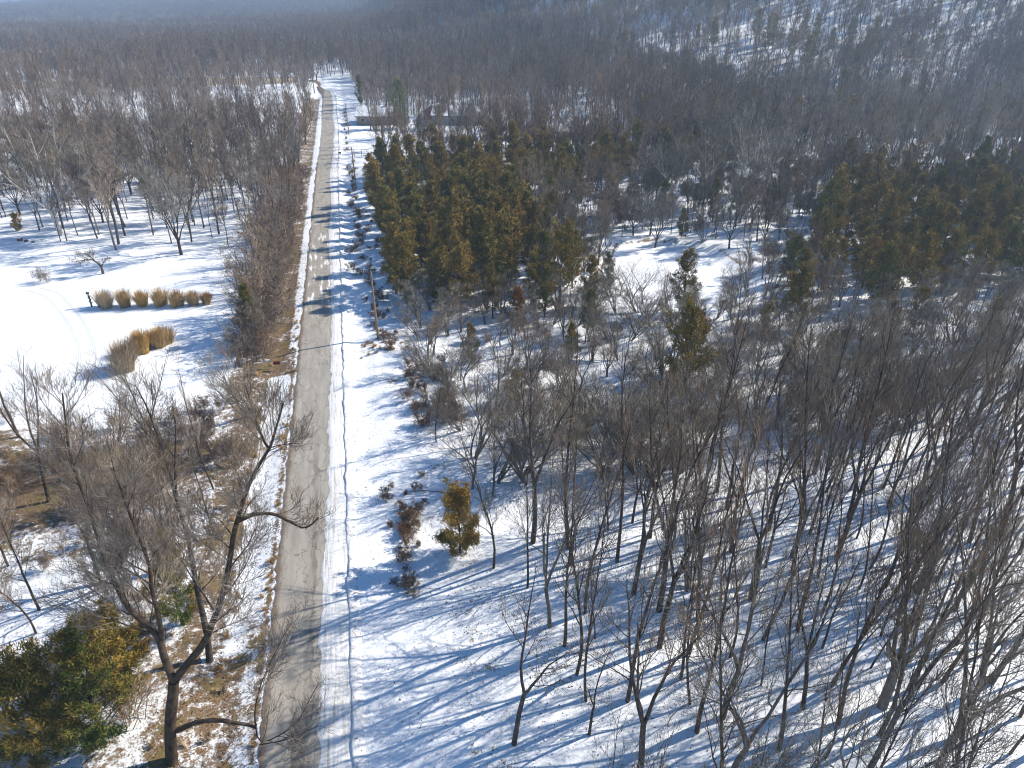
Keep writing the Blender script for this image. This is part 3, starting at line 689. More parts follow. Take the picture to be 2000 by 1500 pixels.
LM = [((-14, 29), 'the huge tree with the arching limb'), ((6.4, 43), 'the lone small dark cedar'), ((5.4, 60), 'the single thin verge tree'), ((32.8, 62), 'the tall scrub cedar'), ((15, 66), 'the small scrub cedar'),
      ((12.4, 22.6), 'the stout dark forked tree'), ((19.4, 84.6), 'the rust cedar of the cedar stand'), ((36.8, 68), 'the rust cedar below the pond'), ((43.2, 85), 'the cedar on the near pond bank'), ((27.5, 92.5), 'the broad dark cedar by the pond'),
      ((55, 76), 'the dark cedar at the pond corner'), ((64, 138), 'the first white sycamore'), ((92, 176), 'the farther white sycamores'), ((52, 116), 'the pale tree on the far pond bank'), ((38.5, 108), 'the pale tree on the stand side of the pond'),
      ((80, 90), 'the cedars beyond the pond'), ((-54.5, 145), 'the massive old lawn-corner tree'), ((-42.4, 136), 'the thick tree behind the fruit tree'), ((-63.6, 150), 'the small green spruce'), ((-14.6, 121), 'the tall hedgerow bushes'),
      ((-12, 165), 'the road below the second utility pole'), ((-12, 195), 'the road facing the yard gate'), ((-80, 160), 'the outer end of the lawn'), ((24, 36), 'the open snow slope under the near wood'), ((45, 45), 'the deep end of the near wood'), ((60, 60), 'the upper end of the near wood')]
LM += [((-25.9, 44.3), 'the tree leaning from the road'), ((-18.5, 32), 'the large olive cedars'), ((-29.5, 58), 'the dark forked tree on the litter'), ((-40.5, 63), 'the broad tree at the litter edge'), ((-21.5, 63), 'the grey forked tree below the lawn'), ((-13.6, 70), 'the many-stemmed verge tree')]
def near_lm(x, y): return min(LM, key=lambda q: (q[0][0] - x) ** 2 + (q[0][1] - y) ** 2)[1]
def lbl(adj, kind, x, y, s, nom):
    size = 'small' if s < nom * .92 else 'large' if s > nom * 1.08 else 'middling'
    d = min(LM, key=lambda q: (q[0][0] - x) ** 2 + (q[0][1] - y) ** 2)
    return '%s %s %s by %s' % (size, adj, kind, d[1])
for x, y in nearwood:
    k = int(rg.choice(8, p=[.29, .11, .11, .24, .11, .03, .10, .01])); ms, adj, h_ = NEAR[k]
    s = rg.choice([rg.uniform(.5, .8), rg.uniform(.8, 1.2), rg.uniform(.85, 1.15)])
    plant('bare_tree', ms, x, y, rg.uniform(0, 6.28), (s * rg.uniform(.85, 1.05), s * rg.uniform(.85, 1.05), s * 1.08), lbl(adj, 'bare tree', x, y, s, .93), 'tree', 'bare trees of the near wood', (rg.normal(0, .035), rg.normal(.0, .045)))
for x, y in scrub:
    k = int(rg.choice([7, 7, 7, 2, 5, 6])); ms, adj, h_ = NEAR[k]; s = rg.uniform(.75, 1.05)
    q_ = s * (.82 if k == 7 else .5) * (1.3 if y < 58 else 1.1 if y < 68 else .92); plant('scrub_tree', ms, x, y, rg.uniform(0, 6.28), (q_ * 1.3, q_ * 1.3, q_), lbl(adj, 'scrub tree', x, y, s, .9), 'tree', 'scrub trees below the pond', (rg.normal(0, .03), rg.normal(0, .03)))
for x, y in midright:
    k = int(rg.choice([0, 1, 2, 3, 4, 4])); ms, adj, h_ = MID[k]; s = rg.uniform(.42, .72)
    plant('pondside_tree', ms, x, y, rg.uniform(0, 6.28), s * (1.2 if k == 4 else 1), lbl(adj, 'bare tree', x, y, s, .57), 'tree', 'bare trees round the pond', (rg.normal(0, .03), rg.normal(0, .03)))
for x, y in leftwood:
    k = int(rg.choice([0, 0, 1, 1, 2, 3, 3])); ms, adj, h_ = MID[k]; s = rg.uniform(.65, 1.)
    plant('bare_tree', ms, x, y, rg.uniform(0, 6.28), s * (.8 if x > -22 else 1), lbl(adj, 'bare tree', x, y, s, .82), 'tree', 'bare trees behind the lawn', (rg.normal(0, .04), rg.normal(-.02, .04)))
for i, (x, y, s) in enumerate(((-15.5, 99, .95), (-17, 108, 1.0), (-15, 115, .9), (-17.5, 120, 1.), (-14.8, 86.5, .75), (-16, 92, .7))):
    plant('bare_tree', NEAR[(5, 7, 2, 5, 7, 2)[i]][0], x, y, i * 1.1, s * (.75 if i % 3 != 1 else 1), '%s bare tree rising from the hedgerow beside the lawn' % ('broad', 'many-stemmed', 'grey', 'broad', 'many-stemmed', 'grey')[i], 'tree', 'trees in the hedgerow')

# hedgerow of brush beside the road, shrubs, weeds, saplings
def shrub(ms, x, y, s, label, grp=None, name='bare_shrub', cat='shrub', part='dead_leaves'):
    o = link(name, ms[0], label=label, category=cat)
    if grp: o['group'] = grp
    o.location = (x, y, tzs(x, y)); o.rotation_euler = (rg.normal(0, .08), rg.normal(0, .08), rg.uniform(0, 6.28)); o.scale = (s * rg.uniform(.75, 1.3), s * rg.uniform(.75, 1.3), s)
    if ms[1]: link(part, ms[1], o)
    return o
for y in np.arange(84, 190, 1.9):
    for k in range(2):
        x = rg.uniform(-16.5, -12.2) if y < 125 else rg.uniform(-18, -11.8); yy = y + rg.uniform(-1, 1)
        shrub(SHR[rg.integers(0, 4)], x, yy, rg.uniform(.8, 1.55), 'tangled bare brush in the hedgerow between the road and the lawn' if y < 125 else 'tangled bare brush along the road below the wood', 'hedgerow brush')
for x, y, s, i in ((-14.2, 88, 1.7, 1), (-14.5, 96, 2.2, 1), (-15.2, 104, 2.4, 0), (-14.2, 112, 2.3, 1), (-14.6, 121, 2.2, 3), (-15.5, 93, 2.2, 3), (-15.9, 82.5, 1.5, 0)):
    shrub(SHR[i], x, y, s, 'tall tangled bare thicket bush in the hedgerow beside the lawn', 'tall hedgerow bushes')
for x, y, s in ((-49.9, 119.2, .62), (-48.4, 118.4, .66)): shrub(SHR[3], x, y, s, 'small bare garden bush alone on the snowy lawn', 'garden bushes on the lawn', 'garden_bush', 'bush')
shrub(SAPL[0], -54.8, 128.9, .55, 'thin bare sapling stick on the snowy lawn', None, 'sapling', 'sapling')
for x, y in scatter(110, (-44, -13, 27, 74), 1.15, lambda x, y: not inpoly(np.array([x]), np.array([y]), LAWN)[0] and x < -13.2):
    shrub(SHR[rg.integers(0, 3)], x, y, rg.uniform(.5, 1.0), 'low bare brush on litter by %s' % near_lm(x, y), 'brush below the lawn')
for x, y in scatter(46, (6, 62, 22, 72), 1.7): shrub(SAPL[rg.integers(0, 3)], x, y, rg.uniform(.5, 1.1), 'thin understorey sapling by %s' % near_lm(x, y), 'saplings in the near wood', 'sapling', 'sapling')
for x, y in scatter(26, (6, 60, 55, 92), 1.8, lambda x, y: wood_ok(x, y) and x > 5): shrub(SHR[rg.integers(0, 4)], x, y, rg.uniform(.6, 1.0), 'grey bare shrub by %s' % near_lm(x, y), 'shrubs in the scrub')
for i in range(34):
    x, y = rg.uniform(3.2, 8.5), rg.uniform(63, 78); shrub(WEED[rg.integers(0, 4)] if i % 3 else SHR[2], x, y, rg.uniform(.6, 1.1), 'brown leafy brush in the thicket on the verge corner', 'brush on the verge corner', 'brown_brush')
for i in range(30):
    t = rg.uniform(0, 1); shrub(WEED[rg.integers(0, 4)], .6 + 3.4 * t * rg.random() + rg.normal(0, .5), 40.5 + 15 * t + rg.normal(0, .6), rg.uniform(.35, .85), 'low brown weeds poking through snow on the open verge', 'weeds on the open verge', 'brown_weed', 'weed')
for i in range(46):
    y = 84 + 115 * (i / 46) ** 1.1 + rg.uniform(-1.5, 1.5); shrub(WEED[rg.integers(0, 4)], rg.normal(-.2 if y > 110 else .8, .7), y, rg.uniform(.5, 1.1), 'brown weeds in the fence row below the power poles', 'weeds along the pole line', 'brown_weed', 'weed')
for i in range(26):
    shrub(WEED[rg.integers(0, 4)], rg.uniform(1, 4.5), rg.uniform(86, 150), rg.uniform(.35, .8), 'dark low weeds in the snow between the poles and the cedars', 'weeds in front of the cedars', 'brown_weed', 'weed')
for i in range(10):
    shrub(WEED[rg.integers(0, 4)], rg.normal(-.6, .3), 215 + i * 9 + rg.uniform(-2, 2), rg.uniform(.5, .9), 'brown weeds in the far fence row beside the snowy yard', 'weeds by the far yard', 'brown_weed', 'weed')

# ------------------------------------------------------------------ distant woods (uncountable)
def gn_wood(name, coll, P, label, smin, smax, cat='woods'):
    P = np.array(P); N = len(P)
    me = mesh_points(name, P); r = np.random.default_rng(len(name) * 7 + N)
    reg = np.sin(P[:, 0] * .021 + 2 * np.sin(P[:, 1] * .013)) * np.sin(P[:, 1] * .017 + P[:, 0] * .008) + r.normal(0, .35, N)
    setattr_f(me, 'rz', r.uniform(0, 6.28, N)); setattr_f(me, 'sc', r.uniform(smin, smax, N))
    a = me.attributes.new('pick', 'INT', 'POINT'); a.data.foreach_set('value', np.clip(((reg + 1) / 2 * len(coll.objects)).astype(np.int32), 0, len(coll.objects) - 1))
    o = link(name, me, kind='stuff', label=label, category=cat)
    ng = bpy.data.node_groups.new(name, 'GeometryNodeTree')
    ng.interface.new_socket('Geometry', in_out='INPUT', socket_type='NodeSocketGeometry'); ng.interface.new_socket('Geometry', in_out='OUTPUT', socket_type='NodeSocketGeometry')
    N_ = ng.nodes; L_ = ng.links; gi = N_.new('NodeGroupInput'); go = N_.new('NodeGroupOutput')
    mtp = N_.new('GeometryNodeMeshToPoints'); iop = N_.new('GeometryNodeInstanceOnPoints'); ci = N_.new('GeometryNodeCollectionInfo')
    ci.inputs['Collection'].default_value = coll; ci.inputs['Separate Children'].default_value = True; ci.inputs['Reset Children'].default_value = True
    def na(nm, ty):
        q = N_.new('GeometryNodeInputNamedAttribute'); q.data_type = ty; q.inputs['Name'].default_value = nm; return q.outputs['Attribute']
    L_.new(gi.outputs[0], mtp.inputs['Mesh']); L_.new(mtp.outputs[0], iop.inputs['Points']); L_.new(ci.outputs[0], iop.inputs['Instance'])
    iop.inputs['Pick Instance'].default_value = True; L_.new(na('pick', 'INT'), iop.inputs['Instance Index'])
    cx = N_.new('ShaderNodeCombineXYZ'); L_.new(na('rz', 'FLOAT'), cx.inputs[2]); e2r = N_.new('FunctionNodeEulerToRotation'); L_.new(cx.outputs[0], e2r.inputs[0])
    L_.new(e2r.outputs[0], iop.inputs['Rotation']); L_.new(na('sc', 'FLOAT'), iop.inputs['Scale'])
    L_.new(iop.outputs[0], go.inputs[0])
    md = o.modifiers.new('scatter', 'NODES'); md.node_group = ng
    return o
def mesh_points(name, P):
    me = bpy.data.meshes.new(name); me.vertices.add(len(P)); me.vertices.foreach_set('co', np.asarray(P, np.float32).ravel()); me.update(); return me
FIELDS = [(-360, -135, 480, 700), (-280, -16, 238, 440), (-480, -220, 990, 1330), (-44, -13, 268, 320), (-115, -60, 245, 275), (6, 84, 196, 270)]
SPARSE = (-280, -16, 300, 438)
def clear(x, y):
    k = np.zeros(x.shape, bool)
    e_ = 8 * np.sin(x * .07 + 1) + 5 * np.sin(x * .21 + y * .1); lone = np.sin(x * 1.7 + y * 2.3) * np.sin(x * .9 - y * 1.3) > .55
    for a, b_, c_, d in FIELDS: k |= (x + e_ > a) & (x + e_ < b_) & (y + e_ > c_) & (y + e_ < d) & ~(lone | ((c_ == 238) & (np.sin(x * 1.1 + y * 1.9) > .25)))
    k |= (np.abs(x - rc(y)) < np.where(y > 340, 4.2, 6)) & (y < 400); k |= (x > -11) & (x < 6) & (y < 305)
    k |= (np.abs(x - 15) < 9) & (y > 250) & (y < 266); k |= (np.abs(x - 40) < 14) & (y > 228) & (y < 264) & ~lone; k |= (np.abs(x - 70) < 9) & (y > 206) & (y < 224)
    k |= inpoly(x, y, LAWN) | (pond_d(x, y) < 1.15)
    return k
def band(d0, d1, gap, extra=None, thin=None):
    r = np.random.default_rng(int(d0)); az0, az1 = R(-27), R(51)
    xs = np.arange(-d1, d1, gap); gx_, gy_ = np.meshgrid(xs, np.arange(0, d1, gap)); x = gx_.ravel() + r.uniform(-.5, .5, gx_.size) * gap; y = gy_.ravel() + r.uniform(-.5, .5, gx_.size) * gap
    d = np.hypot(x, y); a = np.arctan2(x, y); k = (d > d0) & (d < d1) & (a > az0) & (a < az1) & ~clear(x, y)
    if extra is not None: k &= extra(x, y)
    if thin is not None: k &= r.random(len(x)) < thin(x, y)
    return np.stack([x[k], y[k], tz(x[k], y[k]) - .2], 1)
cz = lambda x, y: np.array([cedar_zone(a, b_) == 0 for a, b_ in zip(x, y)]) if len(x) < 40000 else np.ones(len(x), bool)
tk = np.array([(a, b_) for a, b_, _ in taken])
P1 = band(120, 420, 4.1, lambda x, y: ((x < -12) & (y > 132)) | ((x > 6) & (y > 172)) | ((x > 95) & (y > 118)))
hp = inpoly(P1[:, 0], P1[:, 1], [(135, 262), (130, 330), (160, 440), (225, 375), (300, 315), (225, 240)])
P1 = P1[(P1[:, 0] > 0) | (np.random.default_rng(4).random(len(P1)) < .72)]
hp = inpoly(P1[:, 0], P1[:, 1], [(135, 262), (130, 330), (160, 440), (225, 375), (300, 315), (225, 240)])
P1 = P1[~hp | (np.random.default_rng(3).random(len(P1)) < .55)]
P1 = np.array([p for p in P1 if np.min((tk[:, 0] - p[0]) ** 2 + (tk[:, 1] - p[1]) ** 2) > 5])
P2 = band(420, 1000, 4.9, None, lambda x, y: np.where((tz(x, y) > 14) & (np.hypot((x - 170) / 60, (y - 450) / 60) < 1), .55, 1))
P3 = band(1000, 2600, 10)
gn_wood('woodland', LOD1, P1, 'grey-brown bare woodland along the valley floor', .62, 1.05)
gn_wood('hillside_woodland', LOD2, P2, 'bare woodland covering the snowy hillside and valley', .7, 1.05)
gn_wood('distant_woodland', LOD3, P3, 'hazy bare woodland far across the valley', .8, 1.15)
rf = np.random.default_rng(5); PC = []
for cx_, cy_, sx_, sy_, n_ in ((150, 215, 30, 14, 26), (190, 200, 26, 16, 22), (-330, 690, 60, 12, 26), (-80, 640, 60, 20, 16), (210, 300, 20, 14, 14), (-250, 960, 80, 15, 26), (170, 330, 30, 10, 8), (-60, 480, 40, 16, 9)):
    PC += [(cx_ + rf.normal(0, sx_), cy_ + rf.normal(0, sy_)) for _ in range(n_)]
PC = np.array(PC); k = ~clear(PC[:, 0], PC[:, 1]); PC = PC[k]; gn_wood('distant_cedars', LOD_CED, np.column_stack([PC, tz(PC[:, 0], PC[:, 1])]), 'scattered dark cedars among the far bare woods', .8, 1.15)

# ------------------------------------------------------------------ ornamental grass clumps
def grass_clump(seed, h, w, n_):
    r = np.random.default_rng(seed); V = []; F = []
    a = r.uniform(0, 6.28, n_); rr = np.sqrt(r.random(n_)) * w * .33 * (1 + .25 * np.sin(2 * a + seed) + .15 * np.sin(3 * a + 2 * seed)); bias = np.array([r.normal(-.1, .2), r.normal(0, .2), 0])
    b0 = np.stack([rr * np.cos(a), rr * np.sin(a), np.zeros(n_) - .05], 1)
    lean = (rr / (w * .33)) * r.uniform(.15, .75, n_); L = h * r.uniform(.55, 1.12, n_) * (1 - .15 * lean)
    da = a + r.normal(0, .5, n_); out = np.stack([np.cos(da), np.sin(da), 0 * a], 1); side = np.stack([-np.sin(da), np.cos(da), 0 * a], 1)
    side = side * np.cos(r.uniform(0, 3.14, n_))[:, None] + np.array([0, 0, .3])
    side /= np.linalg.norm(side, axis=1)[:, None]; wd = (.022 * r.uniform(.7, 1.5, n_))[:, None]
    rows = []
    for t, k in ((0, .8), (.35, 1.), (.7, 1.), (1., .25)):
        c_ = b0 + bias * t ** 2 + out * (lean * L * .75 * t ** 1.8)[:, None] + np.array([0, 0, 1.]) * (L * t * (1 - .22 * lean * t))[:, None]
        rows += [c_ - side * wd * k, c_ + side * wd * k]
    V = np.stack(rows, 1); N = np.arange(n_)[:, None] * 8
    F = np.concatenate([N + np.array([[2 * i, 2 * i + 1, 2 * i + 3, 2 * i + 2]]) for i in range(3)])
    return mesh_np('grass', V.reshape(-1, 3), [F], M['straw'])
ROW = [(-36.7, 105.2, 2.7, 2.9), (-34.0, 104.7, 2.6, 2.4), (-31.5, 104.4, 2.5, 2.2), (-29.0, 103.7, 2.5, 2.2), (-26.7, 103.1, 2.4, 2.1), (-24.4, 103.2, 2.3, 1.6), (-22.7, 103.2, 1.9, 1.4)]
names = ['largest straw-coloured grass clump in the straight row, beside the dark garden post', 'straw-coloured grass clump second from the garden post in the row', 'straw-coloured grass clump third from the garden post in the row', 'straw-coloured grass clump in the middle of the row of seven', 'straw-coloured grass clump third from the hedgerow in the row', 'narrow straw-coloured grass clump second from the hedgerow in the row', 'smallest straw-coloured grass clump at the hedgerow end of the row']
for i, ((x, y, h_, w_), lb) in enumerate(zip(ROW, names)):
    o = link('grass_clump', grass_clump(600 + i, h_, w_, 700), label=lb, category='ornamental grass', group='grass clumps in a straight row'); o.location = (x, y, tzs(x, y))
for i, (x, y, h_, w_, lb) in enumerate(((-29.2, 83.9, 3.7, 3.6, 'biggest tan grass clump of the group of three on the lawn'), (-28.1, 88.7, 2.9, 2.8, 'middle tan grass clump of the group of three on the lawn'), (-26.2, 90.3, 2.5, 3.2, 'lower wide tan grass clump of the group of three, nearest the hedgerow'))):
    o = link('grass_clump', grass_clump(620 + i, h_, w_, 1500), label=lb, category='ornamental grass', group='grass clumps in a group of three'); o.location = (x, y, tzs(x, y))

TUFT = [grass_clump(640 + i, .75, .9, 90) for i in range(3)]
for me_ in TUFT: me_.materials[0] = M['straw']
def tuft(x, y, s_, lb, gp):
    o = link('dry_grass_tuft', TUFT[rg.integers(0, 3)], label=lb, category='grass', group=gp); o.location = (x, y, tzs(x, y)); o.rotation_euler = (rg.normal(0, .2), rg.normal(0, .2), rg.uniform(0, 6.28)); o.scale = (s_ * 1.3, s_ * 1.3, s_)
for i in range(18): tuft(rg.normal(1.2, 1.7), rg.normal(83.9, 1.2), rg.uniform(.35, .75), 'tan dry grass tuft at the foot of the utility pole', 'tufts at the pole foot')
for i in range(70):
    y_ = 25 + 85 * rg.random() ** 1.2; tuft(rg.uniform(-15.5, -11.6) if i % 3 else rg.uniform(-10, -9.3), y_, rg.uniform(.3, .7), 'tan dry grass tuft on the brown roadside verge', 'tufts along the roadside verge')

# ------------------------------------------------------------------ built things
def box(name, lo, hi, material, parent, bev=.0):
    lo = np.array(lo, float); hi = np.array(hi, float)
    V = np.array([[(lo, hi)[i][0], (lo, hi)[j_][1], (lo, hi)[k][2]] for i in (0, 1) for j_ in (0, 1) for k in (0, 1)])
    F = np.array([[0, 1, 3, 2], [4, 6, 7, 5], [0, 4, 5, 1], [2, 3, 7, 6], [0, 2, 6, 4], [1, 5, 7, 3]])
    o = link(name, mesh_np(name, V, [F], material), parent)
    if bev:
        md = o.modifiers.new('bevel', 'BEVEL'); md.width = bev; md.segments = 2
    return o
def tube(name, pts, radii, material, parent, sides=10):
    v, f = tubes([(np.array(pts, float), np.array(radii, float), 0)], lambda lv: sides)
    k = len(pts); f.append(np.array([list(range(sides))[::-1]])); f.append(np.array([list(range((k - 1) * sides, k * sides))]))
    return link(name, mesh_np(name, v, f, material, False), parent)
M['pole'] = simple('weathered_wood', (.3, .21, .13), .85, .3, 4); M['metal'] = simple('dull_metal', (.3, .31, .32), .45, .1)
M['dark'] = simple('dark_paint', (.03, .034, .045), .6, .3); M['white'] = simple('white_paint', (.75, .75, .74), .6, .06)
M['snow'] = simple('snow_cap', (.84, .86, .89), .6, .04, 3); M['blue'] = simple('blue_paint', (.02, .055, .16), .4, .15); M['red'] = simple('dark_red_paint', (.09, .012, .016), .45, .2)
M['siding'] = simple('tan_siding', (.3, .24, .19), .8, .15); M['siding2'] = simple('grey_siding', (.3, .31, .32), .8, .12); M['brick'] = simple('red_brick', (.3, .12, .085), .85, .25)
M['glass'] = simple('window_glass', (.03, .04, .05), .1, .2); M['stump'] = simple('stump_wood', (.12, .08, .05), .9, .3)
for x, y, lb in ((1., 86.5, 'weathered utility pole standing in brown grass nearest the cedar stand corner'), (.4, 168.1, 'weathered utility pole beside the fence row short of the snowy yard gate'), (.1, 241.4, 'weathered utility pole standing in the clear snowy yard')):
    o = root('utility_pole', x, y, 0, 1, lb, 'utility pole', 'utility poles along the road')
    tube('pole', [(0, 0, -.3), (-.06, 0, 4.5), (-.1, 0, 9.2)], [.17, .145, .11], M['pole'], o)
    tube('insulator', [(-.1, 0, 9.18), (-.1, 0, 9.3), (-.1, 0, 9.42)], [.03, .07, .045], M['metal'], o, 8)
    tube('bracket', [(-.11, -.1, 8.3), (.12, -.13, 8.32), (.2, -.13, 8.45)], [.03, .03, .03], M['metal'], o, 6)
# mailbox and newspaper box
def half_round(name, x0, x1, y, z, w, hh, material, parent):
    a = np.linspace(0, math.pi, 9); prof = [(-w / 2, 0)] + [(-w / 2 * math.cos(t), hh * .5 + hh * .5 * math.sin(t)) for t in a] + [(w / 2, 0)]
    k = len(prof); V = [(x0, y + p, z + q) for p, q in prof] + [(x1, y + p, z + q) for p, q in prof]
    F = np.array([[i, (i + 1) % k, (i + 1) % k + k, i + k] for i in range(k)])
    return link(name, mesh_np(name, np.array(V), [F, np.array([list(range(k))[::-1]]), np.array([list(range(k, 2 * k))])], material), parent)
o = root('mailbox', -12.35, 80.9, R(4), 1, 'blue-fronted mailbox with snow-covered back on a post beside the road verge', 'mailbox')
tube('post', [(0, 0, -.3), (0, 0, 1.05)], [.05, .05], M['pole'], o, 6)
half_round('box', -.28, .22, 0, 1.05, .24, .3, M['white'], o); half_round('door', .225, .26, 0, 1.03, .3, .36, M['blue'], o)
box('arm', (-1.75, -.05, 1.0), (-.3, .05, 1.1), M['white'], o); box('flag', (-.1, .125, 1.1), (.1, .14, 1.4), M['red'], o)
o = root('newspaper_box', -11.35, 80.45, R(-6), 1, 'dark red newspaper box beside the blue mailbox', 'newspaper box')
tube('post', [(0, 0, -.3), (0, 0, .95)], [.04, .04], M['pole'], o, 6); box('body', (-.4, -.17, .9), (.4, .17, 1.2), M['red'], o, .03); box('opening', (.402, -.12, .95), (.41, .12, 1.15), M['dark'], o)
# small roadside mailbox by the far gate
o = root('mailbox', -2.9, 205.6, R(10), 1, 'small dark mailbox on a post beside the far driveway', 'mailbox'); tube('post', [(0, 0, -.3), (0, 0, 1.1)], [.06, .06], M['dark'], o, 6); half_round('box', -.4, .3, 0, 1.1, .3, .36, M['dark'], o); half_round('door', .303, .33, 0, 1.1, .31, .37, M['metal'], o)
# gate of the snowy yard
o = root('yard_gate', 0, 205.6, 0, 1, 'thin wooden gate frame between two posts across the snowy yard entrance', 'gate')
for x in (.9, 2.9): tube('post', [(x, 0, -.3), (x, 0, 2.1)], [.08, .07], M['pole'], o, 8)
for z in (.5, .95, 1.4): tube('rail', [(.98, 0, z), (2.82, 0, z)], [.035, .035], M['pole'], o, 6)
for x in (4.4,):
    q = root('sign_post', x, 206, 0, 1, 'wooden tee-topped post beside the yard gate and cedar', 'post'); tube('post', [(0, 0, -.3), (0, 0, 2.0)], [.07, .06], M['pole'], q, 6); box('crossbar', (-.9, -.05, 2.0), (.6, .05, 2.1), M['pole'], q)
# garden post flecked with snow
o = root('garden_post', -38.8, 106, .3, 1, 'slender dark knobbly garden post flecked with snow beside the grass row', 'post')
tube('shaft', [(0, 0, -.2), (-.03, 0, .5), (.0, 0, 1.1), (-.05, 0, 1.9)], [.12, .1, .11, .1], M['dark'], o, 8)
for i, (a, z) in enumerate(((.3, .5), (3.2, .75), (.4, 1.05), (3.0, 1.3), (.2, 1.55))):
    tube('peg', [(0, 0, z), (.2 * math.cos(a), .2 * math.sin(a), z + .1)], [.06, .07], M['dark'], o, 6); box('snow_fleck', (.2 * math.cos(a) - .09, .2 * math.sin(a) - .09, z + .13), (.2 * math.cos(a) + .09, .2 * math.sin(a) + .09, z + .2), M['snow'], o, .03)
tube('head', [(-.05, 0, 1.9), (-.06, 0, 2.05), (-.06, 0, 2.3), (-.06, 0, 2.4)], [.12, .22, .2, .06], M['dark'], o, 8); tube('snow_cap', [(-.06, 0, 2.32), (-.06, 0, 2.46)], [.2, .1], M['snow'], o, 8)
# stumps
for x, y, s, lb in ((-60.9, 143.2, 1., 'wide dark tree stump at the lawn edge near the small spruce'), (-59.6, 142.4, .7, 'smaller tree stump beside the wide dark stump'), (-58.2, 141.6, .55, 'lowest tree stump in the short line by the small spruce')):
    o = root('tree_stump', x, y, s, s, lb, 'stump', 'stumps at the lawn edge'); r = np.random.default_rng(int(-x * 10))
    tube('wood', [(0, 0, -.2), (0, 0, .1), (0, .02, .5)], [.62, .5, .42], M['stump'], o, 11); tube('snow_cap', [(0, .02, .505), (0, .02, .56)], [.4, .3], M['snow'], o, 11)
# houses under snow
def house(x, y, rz, w, d, hw, hr, wallm, label, chim=True, gar=False):
    o = root('house', x, y, rz, 1, label, 'house'); ov = .5
    box('wall', (-w / 2, -d / 2, -.4), (w / 2, d / 2, hw), wallm, o)
    V = np.array([(-w / 2, -d / 2, hw + .002), (w / 2, -d / 2, hw + .002), (w / 2, d / 2, hw + .002), (-w / 2, d / 2, hw + .002), (-w / 2, 0, hw + hr - .15), (w / 2, 0, hw + hr - .15)])
    link('gable', mesh_np('gable', V, [np.array([[0, 4, 3], [1, 2, 5]])], wallm), o)
    def slab(nm, t0, t1, m_, e):
        q = []
        for t in (t0, t1): q += [(-w / 2 - e, -d / 2 - e, hw - .25 + t), (-w / 2 - e, 0, hw + hr + t), (-w / 2 - e, d / 2 + e, hw - .25 + t), (w / 2 + e, -d / 2 - e, hw - .25 + t), (w / 2 + e, 0, hw + hr + t), (w / 2 + e, d / 2 + e, hw - .25 + t)]
        F = [[0, 3, 4, 1], [1, 4, 5, 2], [7, 10, 9, 6], [8, 11, 10, 7], [0, 6, 9, 3], [2, 5, 11, 8], [0, 1, 7, 6], [1, 2, 8, 7], [3, 9, 10, 4], [4, 10, 11, 5]]
        return link(nm, mesh_np(nm, np.array(q), [np.array(F)], m_), o)
    rf_ = slab('roof', 0, .12, M['dark'], ov); s_ = slab('roof_snow', .125, .27, M['snow'], ov - .06); s_.parent = rf_
    if chim: box('chimney', (w * .2, -.4, hw + hr - .8), (w * .2 + .8, .4, hw + hr + .9), M['brick'], rf_)
    for i, fx in enumerate((-.34, -.12, .3)):
        wd = box('window', (fx * w - .6, -d / 2 - .03, 1.0), (fx * w + .6, -d / 2 - .005, 2.2), M['white'], o); box('pane', (fx * w - .5, -d / 2 - .05, 1.1), (fx * w + .5, -d / 2 - .033, 2.1), M['glass'], wd)
    box('door', (.08 * w - .5, -d / 2 - .05, 0), (.08 * w + .5, -d / 2 - .005, 2.1), M['red'] if gar else M['dark'], o)
    return o
house(10.5, 262, R(-14), 13, 9, 2.9, 2.4, M['siding'], 'low tan house with snowy roof beside the bright green pine')
house(38, 254, R(-20), 18, 9, 3., 2.4, M['siding2'], 'long grey house with snowy roof behind the bare yard trees')
house(69.5, 218, R(-24), 14, 6, 2.2, 1.3, M['siding'], 'narrow low shed with bright snowy roof at the end of the cedar row', False)
house(31.5, 266, R(60), 9, 7, 2.8, 2.2, M['brick'], 'small brick house with snowy roof behind the long grey house')
house(47, 236, R(-10), 5, 4, 2.0, 1.0, M['stump'], 'small brown shed in the snowy yard', False)

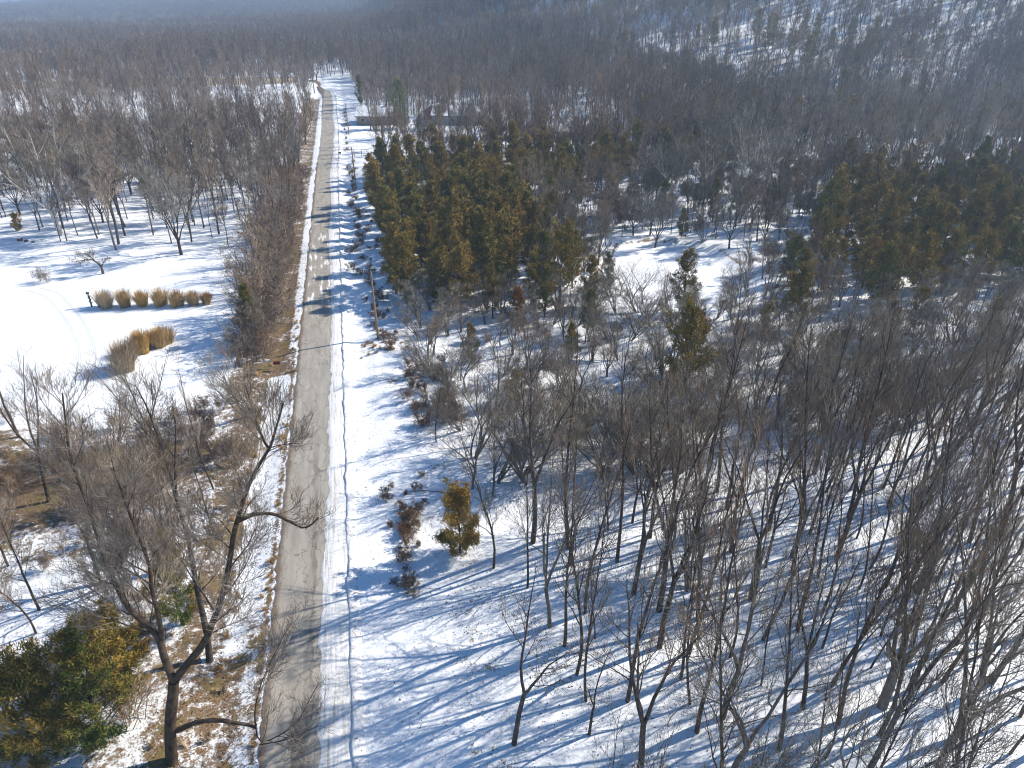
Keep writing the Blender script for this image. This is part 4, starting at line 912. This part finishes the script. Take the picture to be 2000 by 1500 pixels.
# fallen branch on the verge
v, f = tubes([(np.array([(0, 0, .12), (1.4, -.5, .35), (2.8, -1.2, .5), (4.6, -1.8, .3)]), np.array([.02, .04, .055, .07]), 0), (np.array([(1.4, -.5, .35), (.7, .2, .8), (.2, .5, 1.0)]), np.array([.03, .02, .01]), 0)], lambda lv: 6)
o = link('fallen_branch', mesh_np('fallen_branch', v, f, M['bark']), label='dark fallen branch lying across the snow by the lone cedar', category='branch'); o.location = (1.9, 52.5, tzs(3, 52))

# ------------------------------------------------------------------ leaf litter
r = np.random.default_rng(77); N = 26000
lx = np.concatenate([r.uniform(-16, -8.9, 13000), r.uniform(3, 60, 7000), r.uniform(-36, -14, 5000), r.uniform(-3, 5, 1000)])
ly = np.concatenate([20 + 110 * r.random(13000) ** 1.4, r.uniform(18, 80, 7000), r.uniform(26, 70, 5000), r.uniform(24, 80, 1000)])
hs = np.abs(r.normal(0, .03, N)) + .02
k = ~inpoly(lx, ly, LAWN); lx, ly, hs = lx[k], ly[k], hs[k]
V, F = leaf_cards(r, np.stack([lx, ly, tz(lx, ly) + hs], 1), .075, 1, .0)
link('leaf_litter', mesh_np('leaf_litter', V, [F], M['dead_leaf']), kind='stuff', label='scattered brown dead leaves on snow and verge', category='leaves')

# ------------------------------------------------------------------ haze
hm = bpy.data.materials.new('haze'); hm.use_nodes = True; hn = hm.node_tree.nodes; hn.clear()
out = hn.new('ShaderNodeOutputMaterial'); pv = hn.new('ShaderNodeVolumePrincipled')
pv.inputs['Color'].default_value = (.55, .74, 1, 1); pv.inputs['Density'].default_value = .00034; pv.inputs['Anisotropy'].default_value = .25
hm.node_tree.links.new(pv.outputs[0], out.inputs['Volume'])
zt = float(Z.max()) + 40
V = np.array([(x, y, z) for x in (-7600, 9700) for y in (-150, 11700) for z in (float(Z.min()) - 2, zt)])
link('haze', mesh_np('haze', V, [np.array([[0, 1, 3, 2], [4, 6, 7, 5], [0, 4, 5, 1], [2, 3, 7, 6], [0, 2, 6, 4], [1, 5, 7, 3]])], hm), kind='stuff', label='pale blue winter haze filling the valley air', category='haze')
print('COUNTS', len(nearwood), len(scrub), len(midright), len(leftwood), len(pts), len(P1), len(P2), len(P3))
